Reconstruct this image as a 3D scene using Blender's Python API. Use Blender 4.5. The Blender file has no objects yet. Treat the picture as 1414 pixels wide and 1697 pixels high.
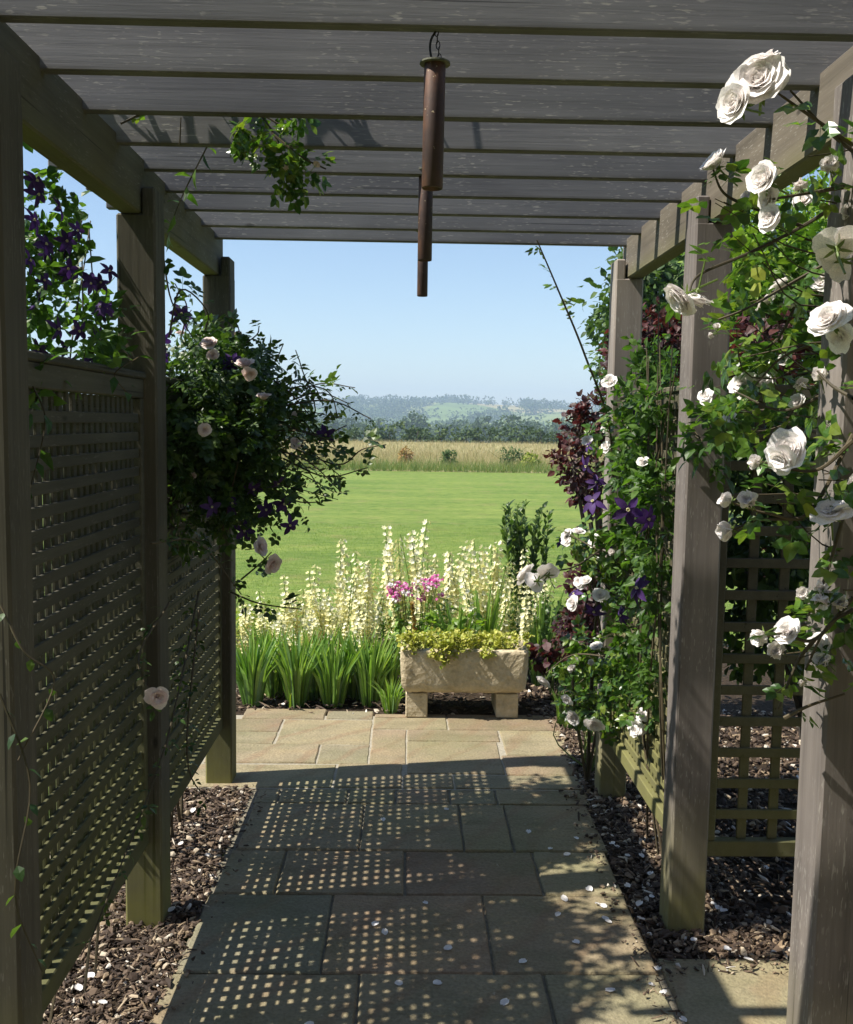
import bpy, math
import numpy as np
from mathutils import Vector, Matrix

rng = np.random.default_rng(7)
D = bpy.data
SC = bpy.context.scene
COL = SC.collection

# ------------------------------------------------------------------ camera, sky, sun, exposure
CAM = np.array([0.0, 0.0, 1.55])
F, PITCH, YAW, ROLL = 1605.9, 0.0915, 0.0193, 0.0149
cp, sp = math.cos(PITCH), math.sin(PITCH)
FW = np.array([math.sin(YAW) * cp, math.cos(YAW) * cp, -sp])
RT = np.array([math.cos(YAW), -math.sin(YAW), 0.0])
UP = np.cross(RT, FW)
RT, UP = RT * math.cos(ROLL) + UP * math.sin(ROLL), -RT * math.sin(ROLL) + UP * math.cos(ROLL)
cd = D.cameras.new('camera')
cam = D.objects.new('camera', cd)
COL.objects.link(cam)
m = Matrix.Identity(4)
for i in range(3):
    m[i][0], m[i][1], m[i][2], m[i][3] = RT[i], UP[i], -FW[i], CAM[i]
cam.matrix_world = m
cd.sensor_fit = 'VERTICAL'
cd.sensor_height = 24.0
cd.lens = 24.0 * F / 1697.0
cd.clip_end = 6000
cd.clip_start = 0.05
SC.camera = cam

SUN_EL, SUN_TILT = math.radians(53.4), math.radians(10.0)
w = D.worlds.new('World')
SC.world = w
w.use_nodes = True
nt = w.node_tree
sky = nt.nodes.new('ShaderNodeTexSky')
sky.sky_type = 'NISHITA'
sky.sun_disc = False
sky.sun_elevation = SUN_EL
sky.sun_rotation = math.radians(260)
sky.air_density = 1.0
sky.dust_density = 0.35
sky.ozone_density = 2.2
bg = nt.nodes['Background']
bg.inputs[1].default_value = 0.098
nt.links.new(sky.outputs[0], bg.inputs[0])
ld = D.lights.new('sun', 'SUN')
ld.energy = 5.0
ld.angle = math.radians(0.5)
ld.color = (1.0, 0.94, 0.84)
sun = D.objects.new('sun', ld)
COL.objects.link(sun)
SUNDIR = Vector((math.cos(SUN_TILT) * math.cos(SUN_EL), math.sin(SUN_TILT) * math.cos(SUN_EL), -math.sin(SUN_EL)))
sun.rotation_euler = SUNDIR.to_track_quat('-Z', 'Y').to_euler()
sun.location = (-20, -3, 30)
SC.view_settings.view_transform = 'Standard'
SC.view_settings.look = 'None'
SC.view_settings.exposure = 0.78
SC.view_settings.gamma = 1
SC.render.engine = 'CYCLES'
SC.cycles.use_denoising = True
SC.cycles.max_bounces = 8
SC.cycles.diffuse_bounces = 4
SC.cycles.transmission_bounces = 6
SC.cycles.transparent_max_bounces = 8


def at(px, py, Y):
    """A point of the place seen at photo position (px, py), standing at distance Y."""
    d = FW + RT * (px - 707) / F + UP * (848.5 - py) / F
    return CAM + d * (Y / d[1])


# ------------------------------------------------------------------ tagging helpers
def tag(o, label, cat, group=None, kind=None):
    o['label'] = label
    o['category'] = cat
    if group:
        o['group'] = group
    if kind:
        o['kind'] = kind
    return o


def empty(name, loc, label, cat, group=None):
    o = D.objects.new(name, None)
    o.location = loc
    o.empty_display_size = 0.1
    COL.objects.link(o)
    return tag(o, label, cat, group)


def mesh(name, V, T, mat, smooth=False):
    V = np.asarray(V, dtype=np.float32).reshape(-1, 3)
    me = D.meshes.new(name)
    if isinstance(T, np.ndarray):
        k = T.shape[1]
        idx = T.astype(np.int32).ravel()
        starts = np.arange(0, len(idx), k, dtype=np.int32)
    else:
        idx = np.array([i for f in T for i in f], dtype=np.int32)
        ln = np.array([len(f) for f in T])
        starts = np.concatenate([[0], np.cumsum(ln)[:-1]]).astype(np.int32)
    me.vertices.add(len(V))
    me.vertices.foreach_set('co', V.ravel())
    me.loops.add(len(idx))
    me.loops.foreach_set('vertex_index', idx)
    me.polygons.add(len(starts))
    me.polygons.foreach_set('loop_start', starts)
    me.update(calc_edges=True)
    me.polygons.foreach_set('use_smooth', np.full(len(starts), bool(smooth)))
    me.materials.append(mat)
    return me


def obj(name, me, parent=None, loc=None):
    o = D.objects.new(name, me)
    COL.objects.link(o)
    if parent is not None:
        o.parent = parent
    if loc is not None:
        o.location = loc
    return o


def part(name, V, T, mat, parent, smooth=False):
    """Mesh given in world coordinates, linked as a part of parent."""
    V = np.asarray(V, dtype=float).reshape(-1, 3) - np.array(parent.location)
    return obj(name, mesh(name, V, T, mat, smooth), parent)


def struct(name, V, T, mat, smooth=False, kind='structure'):
    o = obj(name, mesh(name, V, T, mat, smooth))
    o['kind'] = kind
    return o


class MB:
    """collects verts and faces"""

    def __init__(s):
        s.V, s.T, s.n = [], [], 0

    def add(s, V, T):
        V = np.asarray(V, dtype=float).reshape(-1, 3)
        s.V.append(V)
        s.T += [tuple(int(i) + s.n for i in f) for f in T]
        s.n += len(V)

    def box(s, x0, x1, y0, y1, z0, z1, bev=0.0):
        """axis-aligned box with its edges bevelled"""
        c = np.array([(x0 + x1) / 2, (y0 + y1) / 2, (z0 + z1) / 2])
        h = np.array([(x1 - x0) / 2, (y1 - y0) / 2, (z1 - z0) / 2])
        if bev <= 0:
            P = [c + h * np.array(q) for q in [(-1, -1, -1), (1, -1, -1), (1, 1, -1), (-1, 1, -1), (-1, -1, 1), (1, -1, 1), (1, 1, 1), (-1, 1, 1)]]
            s.add(P, [(0, 3, 2, 1), (4, 5, 6, 7), (0, 1, 5, 4), (1, 2, 6, 5), (2, 3, 7, 6), (3, 0, 4, 7)])
            return
        b = bev
        P, ix = [], {}
        for sx in (-1, 1):
            for sy in (-1, 1):
                for sz in (-1, 1):
                    q = np.array([sx, sy, sz])
                    for a in range(3):
                        v = h - b
                        v = v.copy()
                        v[a] = h[a]
                        ix[(sx, sy, sz, a)] = len(P)
                        P.append(c + q * v)
        Fc = []
        S = [(-1, -1), (1, -1), (1, 1), (-1, 1)]

        def key(a, sa, u, su, v, sv):
            k = [0, 0, 0]
            k[a], k[u], k[v] = sa, su, sv
            return tuple(k)
        for a in range(3):
            u, v = (a + 1) % 3, (a + 2) % 3
            for sa in (-1, 1):
                f = [ix[key(a, sa, u, p, v, q) + (a,)] for p, q in S]
                Fc.append(f if sa > 0 else f[::-1])
        for a in range(3):
            u, v = (a + 1) % 3, (a + 2) % 3
            for su in (-1, 1):
                for sv in (-1, 1):
                    k0, k1 = key(a, -1, u, su, v, sv), key(a, 1, u, su, v, sv)
                    f = [ix[k0 + (u,)], ix[k1 + (u,)], ix[k1 + (v,)], ix[k0 + (v,)]]
                    Fc.append(f if su * sv > 0 else f[::-1])
        for sx in (-1, 1):
            for sy in (-1, 1):
                for sz in (-1, 1):
                    f = [ix[(sx, sy, sz, a)] for a in range(3)]
                    Fc.append(f if sx * sy * sz > 0 else f[::-1])
        s.add(P, Fc)

    def tube(s, pts, r0, r1=None, k=6, caps=True):
        pts = np.asarray(pts, dtype=float)
        n = len(pts)
        r1 = r0 if r1 is None else r1
        rad = np.linspace(r0, r1, n)
        tg = np.gradient(pts, axis=0)
        tg /= np.linalg.norm(tg, axis=1)[:, None] + 1e-12
        ref = np.array([0.13, 0.31, 0.94]) if abs(tg[0] @ np.array([0.13, 0.31, 0.94])) < 0.9 else np.array([0.95, 0.2, 0.1])
        V = []
        for i in range(n):
            a = np.cross(tg[i], ref)
            a /= np.linalg.norm(a)
            ref = np.cross(a, tg[i])
            for j in range(k):
                t = 2 * math.pi * j / k
                V.append(pts[i] + rad[i] * (a * math.cos(t) + ref * math.sin(t)))
        T = []
        for i in range(n - 1):
            for j in range(k):
                j2 = (j + 1) % k
                T.append((i * k + j, i * k + j2, (i + 1) * k + j2, (i + 1) * k + j))
        if caps:
            T.append(tuple(range(k))[::-1])
            T.append(tuple((n - 1) * k + j for j in range(k)))
        s.add(V, T)

    def part(s, name, mat, parent, smooth=False):
        return part(name, np.concatenate(s.V), s.T, mat, parent, smooth)

    def struct(s, name, mat, smooth=False, kind='structure'):
        return struct(name, np.concatenate(s.V), s.T, mat, smooth, kind)

    def mesh(s, name, mat, smooth=False):
        return mesh(name, np.concatenate(s.V), s.T, mat, smooth)


def spline(pts, m=6):
    """Catmull-Rom through the points"""
    P = np.asarray(pts, dtype=float)
    if len(P) == 2:
        t = np.linspace(0, 1, m + 1)[:, None]
        return P[0] * (1 - t) + P[1] * t
    Q = np.vstack([2 * P[0] - P[1], P, 2 * P[-1] - P[-2]])
    out = []
    for i in range(1, len(Q) - 2):
        a, b, c, d = Q[i - 1:i + 3]
        for t in np.arange(m) / m:
            out.append(0.5 * (2 * b + (c - a) * t + (2 * a - 5 * b + 4 * c - d) * t * t + (3 * b - a - 3 * c + d) * t ** 3))
    out.append(P[-1])
    return np.array(out)


# ------------------------------------------------------------------ materials
def nodes(name):
    mt = D.materials.new(name)
    mt.use_nodes = True
    t = mt.node_tree
    return mt, t, t.nodes['Principled BSDF'], t.nodes['Material Output']


def N(t, typ, **kw):
    n = t.nodes.new(typ)
    for k, v in kw.items():
        if k.startswith('i_'):
            n.inputs[int(k[2:]) if k[2:].isdigit() else k[2:]].default_value = v
        else:
            setattr(n, k, v)
    return n


def ramp(t, src, stops):
    r = N(t, 'ShaderNodeValToRGB')
    e = r.color_ramp.elements
    while len(e) < len(stops):
        e.new(0.5)
    for el, (p, c) in zip(e, stops):
        el.position = p
        el.color = tuple(c) + (1,) if len(c) == 3 else c
    t.links.new(src, r.inputs[0])
    return r.outputs[0]


def noise(t, coord, scale, detail=6, rough=0.6, stretch=None, off=None):
    if stretch is not None or off is not None:
        mp = N(t, 'ShaderNodeMapping')
        mp.inputs['Scale'].default_value = stretch or (1, 1, 1)
        if off:
            mp.inputs['Location'].default_value = off
        t.links.new(coord, mp.inputs[0])
        coord = mp.outputs[0]
    n = N(t, 'ShaderNodeTexNoise')
    n.inputs['Scale'].default_value = scale
    n.inputs['Detail'].default_value = detail
    n.inputs['Roughness'].default_value = rough
    t.links.new(coord, n.inputs['Vector'])
    return n.outputs['Fac']


def mix(t, fac, a, b, mode='MIX'):
    n = N(t, 'ShaderNodeMix', data_type='RGBA', blend_type=mode)
    for sock, v in ((n.inputs[0], fac), (n.inputs[6], a), (n.inputs[7], b)):
        if hasattr(v, 'is_output') or isinstance(v, bpy.types.NodeSocket):
            t.links.new(v, sock)
        elif isinstance(v, (int, float)):
            sock.default_value = v
        else:
            sock.default_value = tuple(v) + (1,)
    return n.outputs[2]


def bump(t, p, h, strength=0.3, dist=0.01):
    b = N(t, 'ShaderNodeBump')
    b.inputs['Strength'].default_value = strength
    b.inputs['Distance'].default_value = dist
    t.links.new(h, b.inputs['Height'])
    t.links.new(b.outputs[0], p.inputs['Normal'])


def objcoord(t):
    return N(t, 'ShaderNodeTexCoord').outputs['Object']


def mathn(t, op, a, b=0.0, clamp=False):
    n = N(t, 'ShaderNodeMath', operation=op, use_clamp=clamp)
    for i, v in enumerate((a, b)):
        if isinstance(v, (int, float)):
            n.inputs[i].default_value = v
        else:
            t.links.new(v, n.inputs[i])
    return n.outputs[0]


def sep(t, coord, axis):
    s = N(t, 'ShaderNodeSeparateXYZ')
    t.links.new(coord, s.inputs[0])
    return s.outputs[axis]


def wood(name, axis, dark, light, flecks=0.0, algae=None, algae_z=None, algae_amt=1.0, fine=1.0):
    mt, t, p, o = nodes(name)
    co = objcoord(t)
    rnd = N(t, 'ShaderNodeObjectInfo').outputs['Random']
    of = N(t, 'ShaderNodeVectorMath', operation='MULTIPLY_ADD')
    cx = N(t, 'ShaderNodeCombineXYZ')
    for i in range(3):
        t.links.new(rnd, cx.inputs[i])
    of.inputs[1].default_value = (7.3, 11.1, 5.7)
    t.links.new(cx.outputs[0], of.inputs[0])
    t.links.new(co, of.inputs[2])
    c2 = of.outputs[0]

    def st(a, b):
        return tuple(a if i == axis else b for i in range(3))
    g1 = noise(t, c2, 1.0, 5, 0.6, st(1.2, 38 * fine))
    g2 = noise(t, c2, 1.0, 4, 0.7, st(5, 160 * fine))
    g3 = noise(t, c2, 2.2, 3, 0.5)
    f = mathn(t, 'ADD', mathn(t, 'MULTIPLY', g1, 0.42), mathn(t, 'MULTIPLY', g2, 0.18))
    f = mathn(t, 'ADD', f, mathn(t, 'MULTIPLY', g3, 0.45))
    col = ramp(t, f, [(0.36, dark), (0.72, light)])
    br = ramp(t, rnd, [(0, (0.82, 0.82, 0.82)), (1, (1.12, 1.1, 1.06))])
    col = mix(t, 1.0, col, br, 'MULTIPLY')
    if flecks > 0:
        fl = noise(t, c2, 1.0, 2, 0.5, st(34, 230))
        gate = noise(t, c2, 5.0, 2, 0.5)
        fl = mathn(t, 'MULTIPLY', ramp(t, fl, [(0.61, (0, 0, 0)), (0.66, (1, 1, 1))]), ramp(t, gate, [(0.42, (0, 0, 0)), (0.56, (1, 1, 1))]))
        fl = mathn(t, 'MULTIPLY', fl, flecks)
        col = mix(t, fl, col, (0.5, 0.48, 0.43))
    # knots
    mpk = N(t, 'ShaderNodeMapping')
    mpk.inputs['Scale'].default_value = st(1.0, 2.6)
    t.links.new(c2, mpk.inputs[0])
    vk = N(t, 'ShaderNodeTexVoronoi')
    vk.inputs['Scale'].default_value = 3.2
    t.links.new(mpk.outputs[0], vk.inputs['Vector'])
    col = mix(t, ramp(t, vk.outputs['Distance'], [(0.045, (0.75, 0.75, 0.75)), (0.085, (0, 0, 0))]), col, tuple(0.35 * q for q in dark))
    # long drying splits
    spl = noise(t, c2, 1.0, 2, 0.4, st(0.9, 75))
    col = mix(t, ramp(t, spl, [(0.70, (0, 0, 0)), (0.73, (0.8, 0.8, 0.8))]), col, tuple(0.3 * q for q in dark))
    # weather stains
    stn = noise(t, c2, 1.6, 5, 0.6, st(0.8, 2.0))
    col = mix(t, 1.0, col, ramp(t, stn, [(0.32, (0.74, 0.74, 0.76)), (0.6, (1.06, 1.05, 1.03))]), 'MULTIPLY')
    if algae:
        z = sep(t, co, 2)
        lo, hi = algae_z
        gz = N(t, 'ShaderNodeMapRange')
        gz.inputs[1].default_value, gz.inputs[2].default_value = lo, hi
        gz.inputs[3].default_value, gz.inputs[4].default_value = 1, 0
        t.links.new(z, gz.inputs[0])
        nz = noise(t, c2, 6.0, 4, 0.6)
        a = mathn(t, 'MULTIPLY', gz.outputs[0], ramp(t, nz, [(0.3, (0.5, 0.5, 0.5)), (0.6, (1, 1, 1))]))
        col = mix(t, mathn(t, 'MULTIPLY', a, algae_amt), col, algae)
    t.links.new(col, p.inputs['Base Color'])
    p.inputs['Roughness'].default_value = 0.82
    p.inputs['Specular IOR Level'].default_value = 0.25
    bump(t, p, f, 0.35, 0.005)
    return mt


W_X = wood('weathered_rafter_wood', 0, (0.175, 0.177, 0.188), (0.272, 0.274, 0.288), 0.65, (0.055, 0.050, 0.028), (2.272, 2.286), 0.75)
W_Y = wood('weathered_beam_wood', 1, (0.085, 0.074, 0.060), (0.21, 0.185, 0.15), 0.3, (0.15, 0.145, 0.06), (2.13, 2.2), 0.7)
W_Z = wood('weathered_sunlit_post_wood', 2, (0.15, 0.132, 0.12), (0.32, 0.285, 0.26), 0.45, (0.22, 0.21, 0.06), (0.02, 0.46), 0.8)  # right posts: lighter copy, sunlight put into the wood colour
W_ZD = wood('shaded_post_wood', 2, (0.060, 0.056, 0.042), (0.15, 0.138, 0.105), 0.15, (0.20, 0.195, 0.05), (0.02, 0.46), 0.8)  # left posts: darker copy, shade put into the wood colour; algae at the foot
W_YD = wood('shaded_beam_wood', 1, (0.075, 0.070, 0.045), (0.18, 0.165, 0.115), 0.2, (0.14, 0.135, 0.055), (2.13, 2.2), 0.7)  # left beams: shade of that side painted into the wood colour
W_TD = wood('shaded_trellis_wood', 1, (0.055, 0.053, 0.038), (0.125, 0.119, 0.088), 0.1, (0.15, 0.155, 0.04), (0.1, 0.9), 0.5)  # trellis wood darkened to carry the shade on the left and open panels
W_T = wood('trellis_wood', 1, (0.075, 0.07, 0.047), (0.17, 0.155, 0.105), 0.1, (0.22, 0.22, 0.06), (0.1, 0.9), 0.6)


def leafmat(name, cols, trans=0.35, rough=0.42, tcol=None, spec=0.4, back=None):
    mt, t, p, o = nodes(name)
    ri = N(t, 'ShaderNodeNewGeometry')
    n = len(cols)
    col = ramp(t, ri.outputs['Random Per Island'], [((i + 0.5) / n, c) for i, c in enumerate(cols)])
    nz = noise(t, objcoord(t), 30.0, 2)
    col = mix(t, 1.0, col, ramp(t, nz, [(0.3, (0.82, 0.82, 0.82)), (0.7, (1.15, 1.15, 1.1))]), 'MULTIPLY')
    t.links.new(col, p.inputs['Base Color'])
    p.inputs['Roughness'].default_value = rough
    p.inputs['Specular IOR Level'].default_value = spec
    tr = N(t, 'ShaderNodeBsdfTranslucent')
    t.links.new(mix(t, 1.0, col, tcol or (1.5, 1.7, 0.6), 'MULTIPLY'), tr.inputs[0])
    ms = N(t, 'ShaderNodeMixShader')
    ms.inputs[0].default_value = trans
    t.links.new(p.outputs[0], ms.inputs[1])
    t.links.new(tr.outputs[0], ms.inputs[2])
    t.links.new(ms.outputs[0], o.inputs[0])
    return mt


L_CLEM = leafmat('clematis_leaf', [(0.04, 0.09, 0.018), (0.07, 0.145, 0.028), (0.10, 0.18, 0.035)], 0.42)
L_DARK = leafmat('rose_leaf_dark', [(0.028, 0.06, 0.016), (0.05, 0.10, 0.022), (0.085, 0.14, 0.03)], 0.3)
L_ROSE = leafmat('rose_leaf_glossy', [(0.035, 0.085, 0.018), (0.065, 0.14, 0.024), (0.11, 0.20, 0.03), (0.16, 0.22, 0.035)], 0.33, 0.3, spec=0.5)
L_BRIGHT = leafmat('bright_shrub_leaf', [(0.10, 0.19, 0.025), (0.16, 0.27, 0.035), (0.23, 0.33, 0.05)], 0.4)
L_SMOKE = leafmat('purple_shrub_leaf', [(0.035, 0.012, 0.016), (0.06, 0.018, 0.022), (0.11, 0.038, 0.034), (0.06, 0.032, 0.026)], 0.3, 0.5, (1.7, 0.8, 0.7))
L_TREE = leafmat('tree_leaf', [(0.035, 0.075, 0.02), (0.06, 0.115, 0.028), (0.085, 0.14, 0.035)], 0.25, 0.6)
L_FAR = leafmat('distant_tree_leaf', [(0.04, 0.075, 0.022), (0.06, 0.10, 0.028), (0.09, 0.13, 0.04)], 0.15, 0.8)
L_IRIS = leafmat('sword_leaf', [(0.12, 0.23, 0.05), (0.20, 0.33, 0.07), (0.28, 0.40, 0.09), (0.18, 0.30, 0.13)], 0.3, 0.4)
L_LIME = leafmat('lime_foliage', [(0.16, 0.22, 0.025), (0.24, 0.28, 0.035), (0.30, 0.33, 0.05)], 0.3, 0.6)
L_SEDUM = leafmat('sedum_leaf', [(0.34, 0.36, 0.05), (0.46, 0.46, 0.08), (0.55, 0.52, 0.16), (0.28, 0.33, 0.05)], 0.15, 0.5)
L_SPENT = leafmat('spent_leaf', [(0.30, 0.16, 0.07), (0.42, 0.30, 0.08), (0.25, 0.13, 0.06)], 0.2, 0.6)
P_WHITE = leafmat('white_petal', [(0.91, 0.88, 0.89), (0.94, 0.93, 0.94), (0.92, 0.88, 0.89)], 0.27, 0.6, (1.0, 0.95, 0.9), 0.15)
P_PINK = leafmat('blush_petal', [(0.87, 0.77, 0.75), (0.89, 0.83, 0.81), (0.86, 0.72, 0.70)], 0.3, 0.6, (1.0, 0.85, 0.8), 0.15)
P_PURPLE = leafmat('purple_petal', [(0.028, 0.014, 0.055), (0.05, 0.024, 0.10), (0.075, 0.036, 0.155)], 0.15, 0.55, (1.3, 0.8, 1.6), 0.15)
P_CREAM = leafmat('cream_petal', [(0.78, 0.74, 0.40), (0.85, 0.82, 0.54), (0.86, 0.85, 0.70)], 0.25, 0.6, (1, 1, 0.7), 0.15)
P_MAG = leafmat('magenta_petal', [(0.60, 0.10, 0.36), (0.70, 0.22, 0.50), (0.75, 0.40, 0.60)], 0.25, 0.6, (1, 0.7, 0.9), 0.15)
STEM_G = leafmat('green_stem', [(0.10, 0.16, 0.03), (0.14, 0.20, 0.04)], 0.0, 0.5)
STEM_B = leafmat('woody_stem', [(0.055, 0.045, 0.025), (0.09, 0.07, 0.04)], 0.0, 0.7)
BARK = leafmat('bark', [(0.06, 0.05, 0.04), (0.09, 0.075, 0.06)], 0.0, 0.9)


def groundmat(name, cols, scale, detail=8, b=0.4, dist=0.02, stretch=None, rough=0.95, extra=None):
    mt, t, p, o = nodes(name)
    co = objcoord(t)
    f = noise(t, co, scale, detail, 0.65, stretch)
    n = len(cols)
    col = ramp(t, f, [(0.3 + 0.4 * i / (n - 1), c) for i, c in enumerate(cols)])
    if extra:
        col = extra(t, co, col)
    t.links.new(col, p.inputs['Base Color'])
    p.inputs['Roughness'].default_value = rough
    p.inputs['Specular IOR Level'].default_value = 0.15
    bump(t, p, f, b, dist)
    return mt


def lawn_extra(t, co, col):
    a = noise(t, co, 0.35, 4, 0.6, (1.0, 2.2, 1))
    col = mix(t, 1.0, col, ramp(t, a, [(0.3, (0.80, 0.86, 0.8)), (0.7, (1.22, 1.12, 1.1))]), 'MULTIPLY')
    s = noise(t, co, 1.0, 3, 0.6, (0.25, 2.6, 1))
    col = mix(t, 1.0, col, ramp(t, s, [(0.32, (0.82, 0.9, 0.82)), (0.68, (1.15, 1.08, 1.1))]), 'MULTIPLY')
    pt = noise(t, co, 1.4, 5, 0.65)
    col = mix(t, ramp(t, pt, [(0.54, (0, 0, 0)), (0.72, (0.75, 0.75, 0.75))]), col, (0.23, 0.215, 0.085))
    dk = noise(t, co, 9.0, 5, 0.7, (0.6, 1.6, 1))
    return mix(t, 1.0, col, ramp(t, dk, [(0.36, (0.62, 0.74, 0.60)), (0.50, (1, 1, 1)), (0.64, (1.28, 1.18, 1.2))]), 'MULTIPLY')


M_LAWN = groundmat('mown_lawn', [(0.125, 0.195, 0.042), (0.165, 0.235, 0.055), (0.21, 0.275, 0.08)], 55, 6, 0.8, 0.03, extra=lawn_extra)
G_LAWN = leafmat('lawn_blade', [(0.15, 0.235, 0.05), (0.19, 0.275, 0.065), (0.25, 0.31, 0.09)], 0.4, 0.7)
M_SOIL = groundmat('dark_soil', [(0.022, 0.016, 0.011), (0.05, 0.036, 0.024), (0.085, 0.062, 0.042)], 40, 8, 0.9, 0.03)
M_MEADOW = groundmat('dry_meadow', [(0.22, 0.21, 0.09), (0.36, 0.32, 0.16), (0.46, 0.40, 0.22)], 0.8, 8, 0.8, 0.2)
G_MEADOW = leafmat('meadow_blade', [(0.22, 0.23, 0.08), (0.38, 0.34, 0.17), (0.52, 0.45, 0.26), (0.44, 0.36, 0.20)], 0.25, 0.7, (1.1, 1, 0.7))
G_EDGE = leafmat('rough_grass_blade', [(0.10, 0.17, 0.035), (0.15, 0.22, 0.05), (0.26, 0.25, 0.09), (0.12, 0.2, 0.05)], 0.25, 0.7)
M_MORTAR = groundmat('mortar', [(0.13, 0.12, 0.09), (0.26, 0.23, 0.17)], 60, 6, 0.5, 0.005)


def paving():
    mt, t, p, o = nodes('sandstone_paving')
    ri = N(t, 'ShaderNodeNewGeometry').outputs['Random Per Island']
    co = objcoord(t)
    sh = N(t, 'ShaderNodeVectorMath', operation='MULTIPLY_ADD')
    cx = N(t, 'ShaderNodeCombineXYZ')
    t.links.new(ri, cx.inputs[0])
    t.links.new(ri, cx.inputs[1])
    sh.inputs[1].default_value = (23, 31, 0)
    t.links.new(cx.outputs[0], sh.inputs[0])
    t.links.new(co, sh.inputs[2])
    c2 = sh.outputs[0]
    base = ramp(t, ri, [(0.0, (0.27, 0.22, 0.13)), (0.22, (0.30, 0.255, 0.16)), (0.42, (0.25, 0.185, 0.125)), (0.6, (0.29, 0.24, 0.15)), (0.78, (0.235, 0.215, 0.145)), (1.0, (0.33, 0.24, 0.155))])
    n1 = noise(t, c2, 3.0, 6, 0.6, (1, 2.2, 1))
    col = mix(t, 1.0, base, ramp(t, n1, [(0.25, (0.66, 0.68, 0.62)), (0.5, (1, 1, 1)), (0.75, (1.15, 1.1, 1.02))]), 'MULTIPLY')
    # rusty sandstone veins
    mp = N(t, 'ShaderNodeMapping')
    mp.inputs['Rotation'].default_value = (0, 0, 0.6)
    t.links.new(c2, mp.inputs[0])
    wv = N(t, 'ShaderNodeTexWave')
    wv.inputs['Scale'].default_value = 1.6
    wv.inputs['Distortion'].default_value = 6
    wv.inputs['Detail'].default_value = 4
    t.links.new(mp.outputs[0], wv.inputs[0])
    col = mix(t, mathn(t, 'MULTIPLY', ramp(t, wv.outputs['Fac'], [(0.8, (0, 0, 0)), (1.0, (0.4, 0.4, 0.4))]), 1.0), col, (0.24, 0.15, 0.09))
    # algae and dirt
    n2 = noise(t, co, 1.7, 7, 0.65)
    col = mix(t, ramp(t, n2, [(0.45, (0, 0, 0)), (0.68, (0.62, 0.62, 0.62))]), col, (0.20, 0.20, 0.10))
    n4 = noise(t, co, 90, 3, 0.6)
    col = mix(t, 1.0, col, ramp(t, n4, [(0.3, (0.78, 0.78, 0.78)), (0.7, (1.12, 1.12, 1.12))]), 'MULTIPLY')
    n3 = noise(t, co, 26, 4, 0.6)
    col = mix(t, ramp(t, n3, [(0.70, (0, 0, 0)), (0.74, (0.5, 0.5, 0.5))]), col, (0.5, 0.47, 0.38))
    t.links.new(col, p.inputs['Base Color'])
    p.inputs['Roughness'].default_value = 0.88
    p.inputs['Specular IOR Level'].default_value = 0.25
    h = mathn(t, 'ADD', mathn(t, 'MULTIPLY', noise(t, c2, 6, 7, 0.62, (1, 1.7, 1)), 1.3), mathn(t, 'MULTIPLY', n4, 0.35))
    bump(t, p, h, 0.8, 0.016)
    return mt


M_PAVE = paving()


def stone():
    mt, t, p, o = nodes('carved_sandstone')
    co = objcoord(t)
    a = noise(t, co, 9, 8, 0.65)
    b = noise(t, co, 45, 5, 0.7)
    col = ramp(t, a, [(0.3, (0.42, 0.345, 0.22)), (0.5, (0.58, 0.485, 0.32)), (0.7, (0.66, 0.565, 0.40))])
    col = mix(t, 1.0, col, ramp(t, b, [(0.3, (0.8, 0.8, 0.78)), (0.7, (1.1, 1.1, 1.1))]), 'MULTIPLY')
    t.links.new(col, p.inputs['Base Color'])
    p.inputs['Roughness'].default_value = 0.92
    v = N(t, 'ShaderNodeTexVoronoi')
    v.inputs['Scale'].default_value = 38
    t.links.new(co, v.inputs['Vector'])
    h = mathn(t, 'ADD', mathn(t, 'MULTIPLY', v.outputs['Distance'], 0.7), b)
    bump(t, p, h, 0.9, 0.010)
    return mt


M_STONE = stone()


def rust():
    mt, t, p, o = nodes('rusty_tube_metal')
    co = objcoord(t)
    a = noise(t, co, 14, 8, 0.65, (1, 1, 0.5))
    col = ramp(t, a, [(0.32, (0.035, 0.022, 0.02)), (0.5, (0.065, 0.038, 0.030)), (0.63, (0.13, 0.062, 0.034)), (0.74, (0.24, 0.11, 0.045))])
    s = noise(t, co, 120, 2, 0.5)
    col = mix(t, ramp(t, s, [(0.70, (0, 0, 0)), (0.74, (1, 1, 1))]), col, (0.55, 0.45, 0.28))
    t.links.new(col, p.inputs['Base Color'])
    p.inputs['Roughness'].default_value = 0.6
    p.inputs['Metallic'].default_value = 0.25
    bump(t, p, a, 0.4, 0.003)
    return mt


M_RUST = rust()
mt, t, p, o = nodes('dark_iron')
p.inputs['Base Color'].default_value = (0.03, 0.03, 0.028, 1)
p.inputs['Roughness'].default_value = 0.6
p.inputs['Metallic'].default_value = 0.4
M_IRON = mt
mt, t, p, o = nodes('verdigris_cap')
t.links.new(ramp(t, noise(t, objcoord(t), 60, 5), [(0.35, (0.045, 0.05, 0.035)), (0.65, (0.16, 0.16, 0.09))]), p.inputs['Base Color'])
p.inputs['Roughness'].default_value = 0.7
M_CAP = mt
mt, t, p, o = nodes('pebbles_and_bark')
ri = N(t, 'ShaderNodeNewGeometry').outputs['Random Per Island']
c = ramp(t, ri, [(0.0, (0.03, 0.018, 0.011)), (0.35, (0.055, 0.034, 0.021)), (0.60, (0.10, 0.066, 0.042)), (0.78, (0.18, 0.125, 0.08)), (0.89, (0.32, 0.24, 0.15)), (0.955, (0.46, 0.39, 0.29)), (1.0, (0.70, 0.67, 0.62))])
t.links.new(c, p.inputs['Base Color'])
p.inputs['Roughness'].default_value = 0.8
M_PEB = mt


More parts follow.
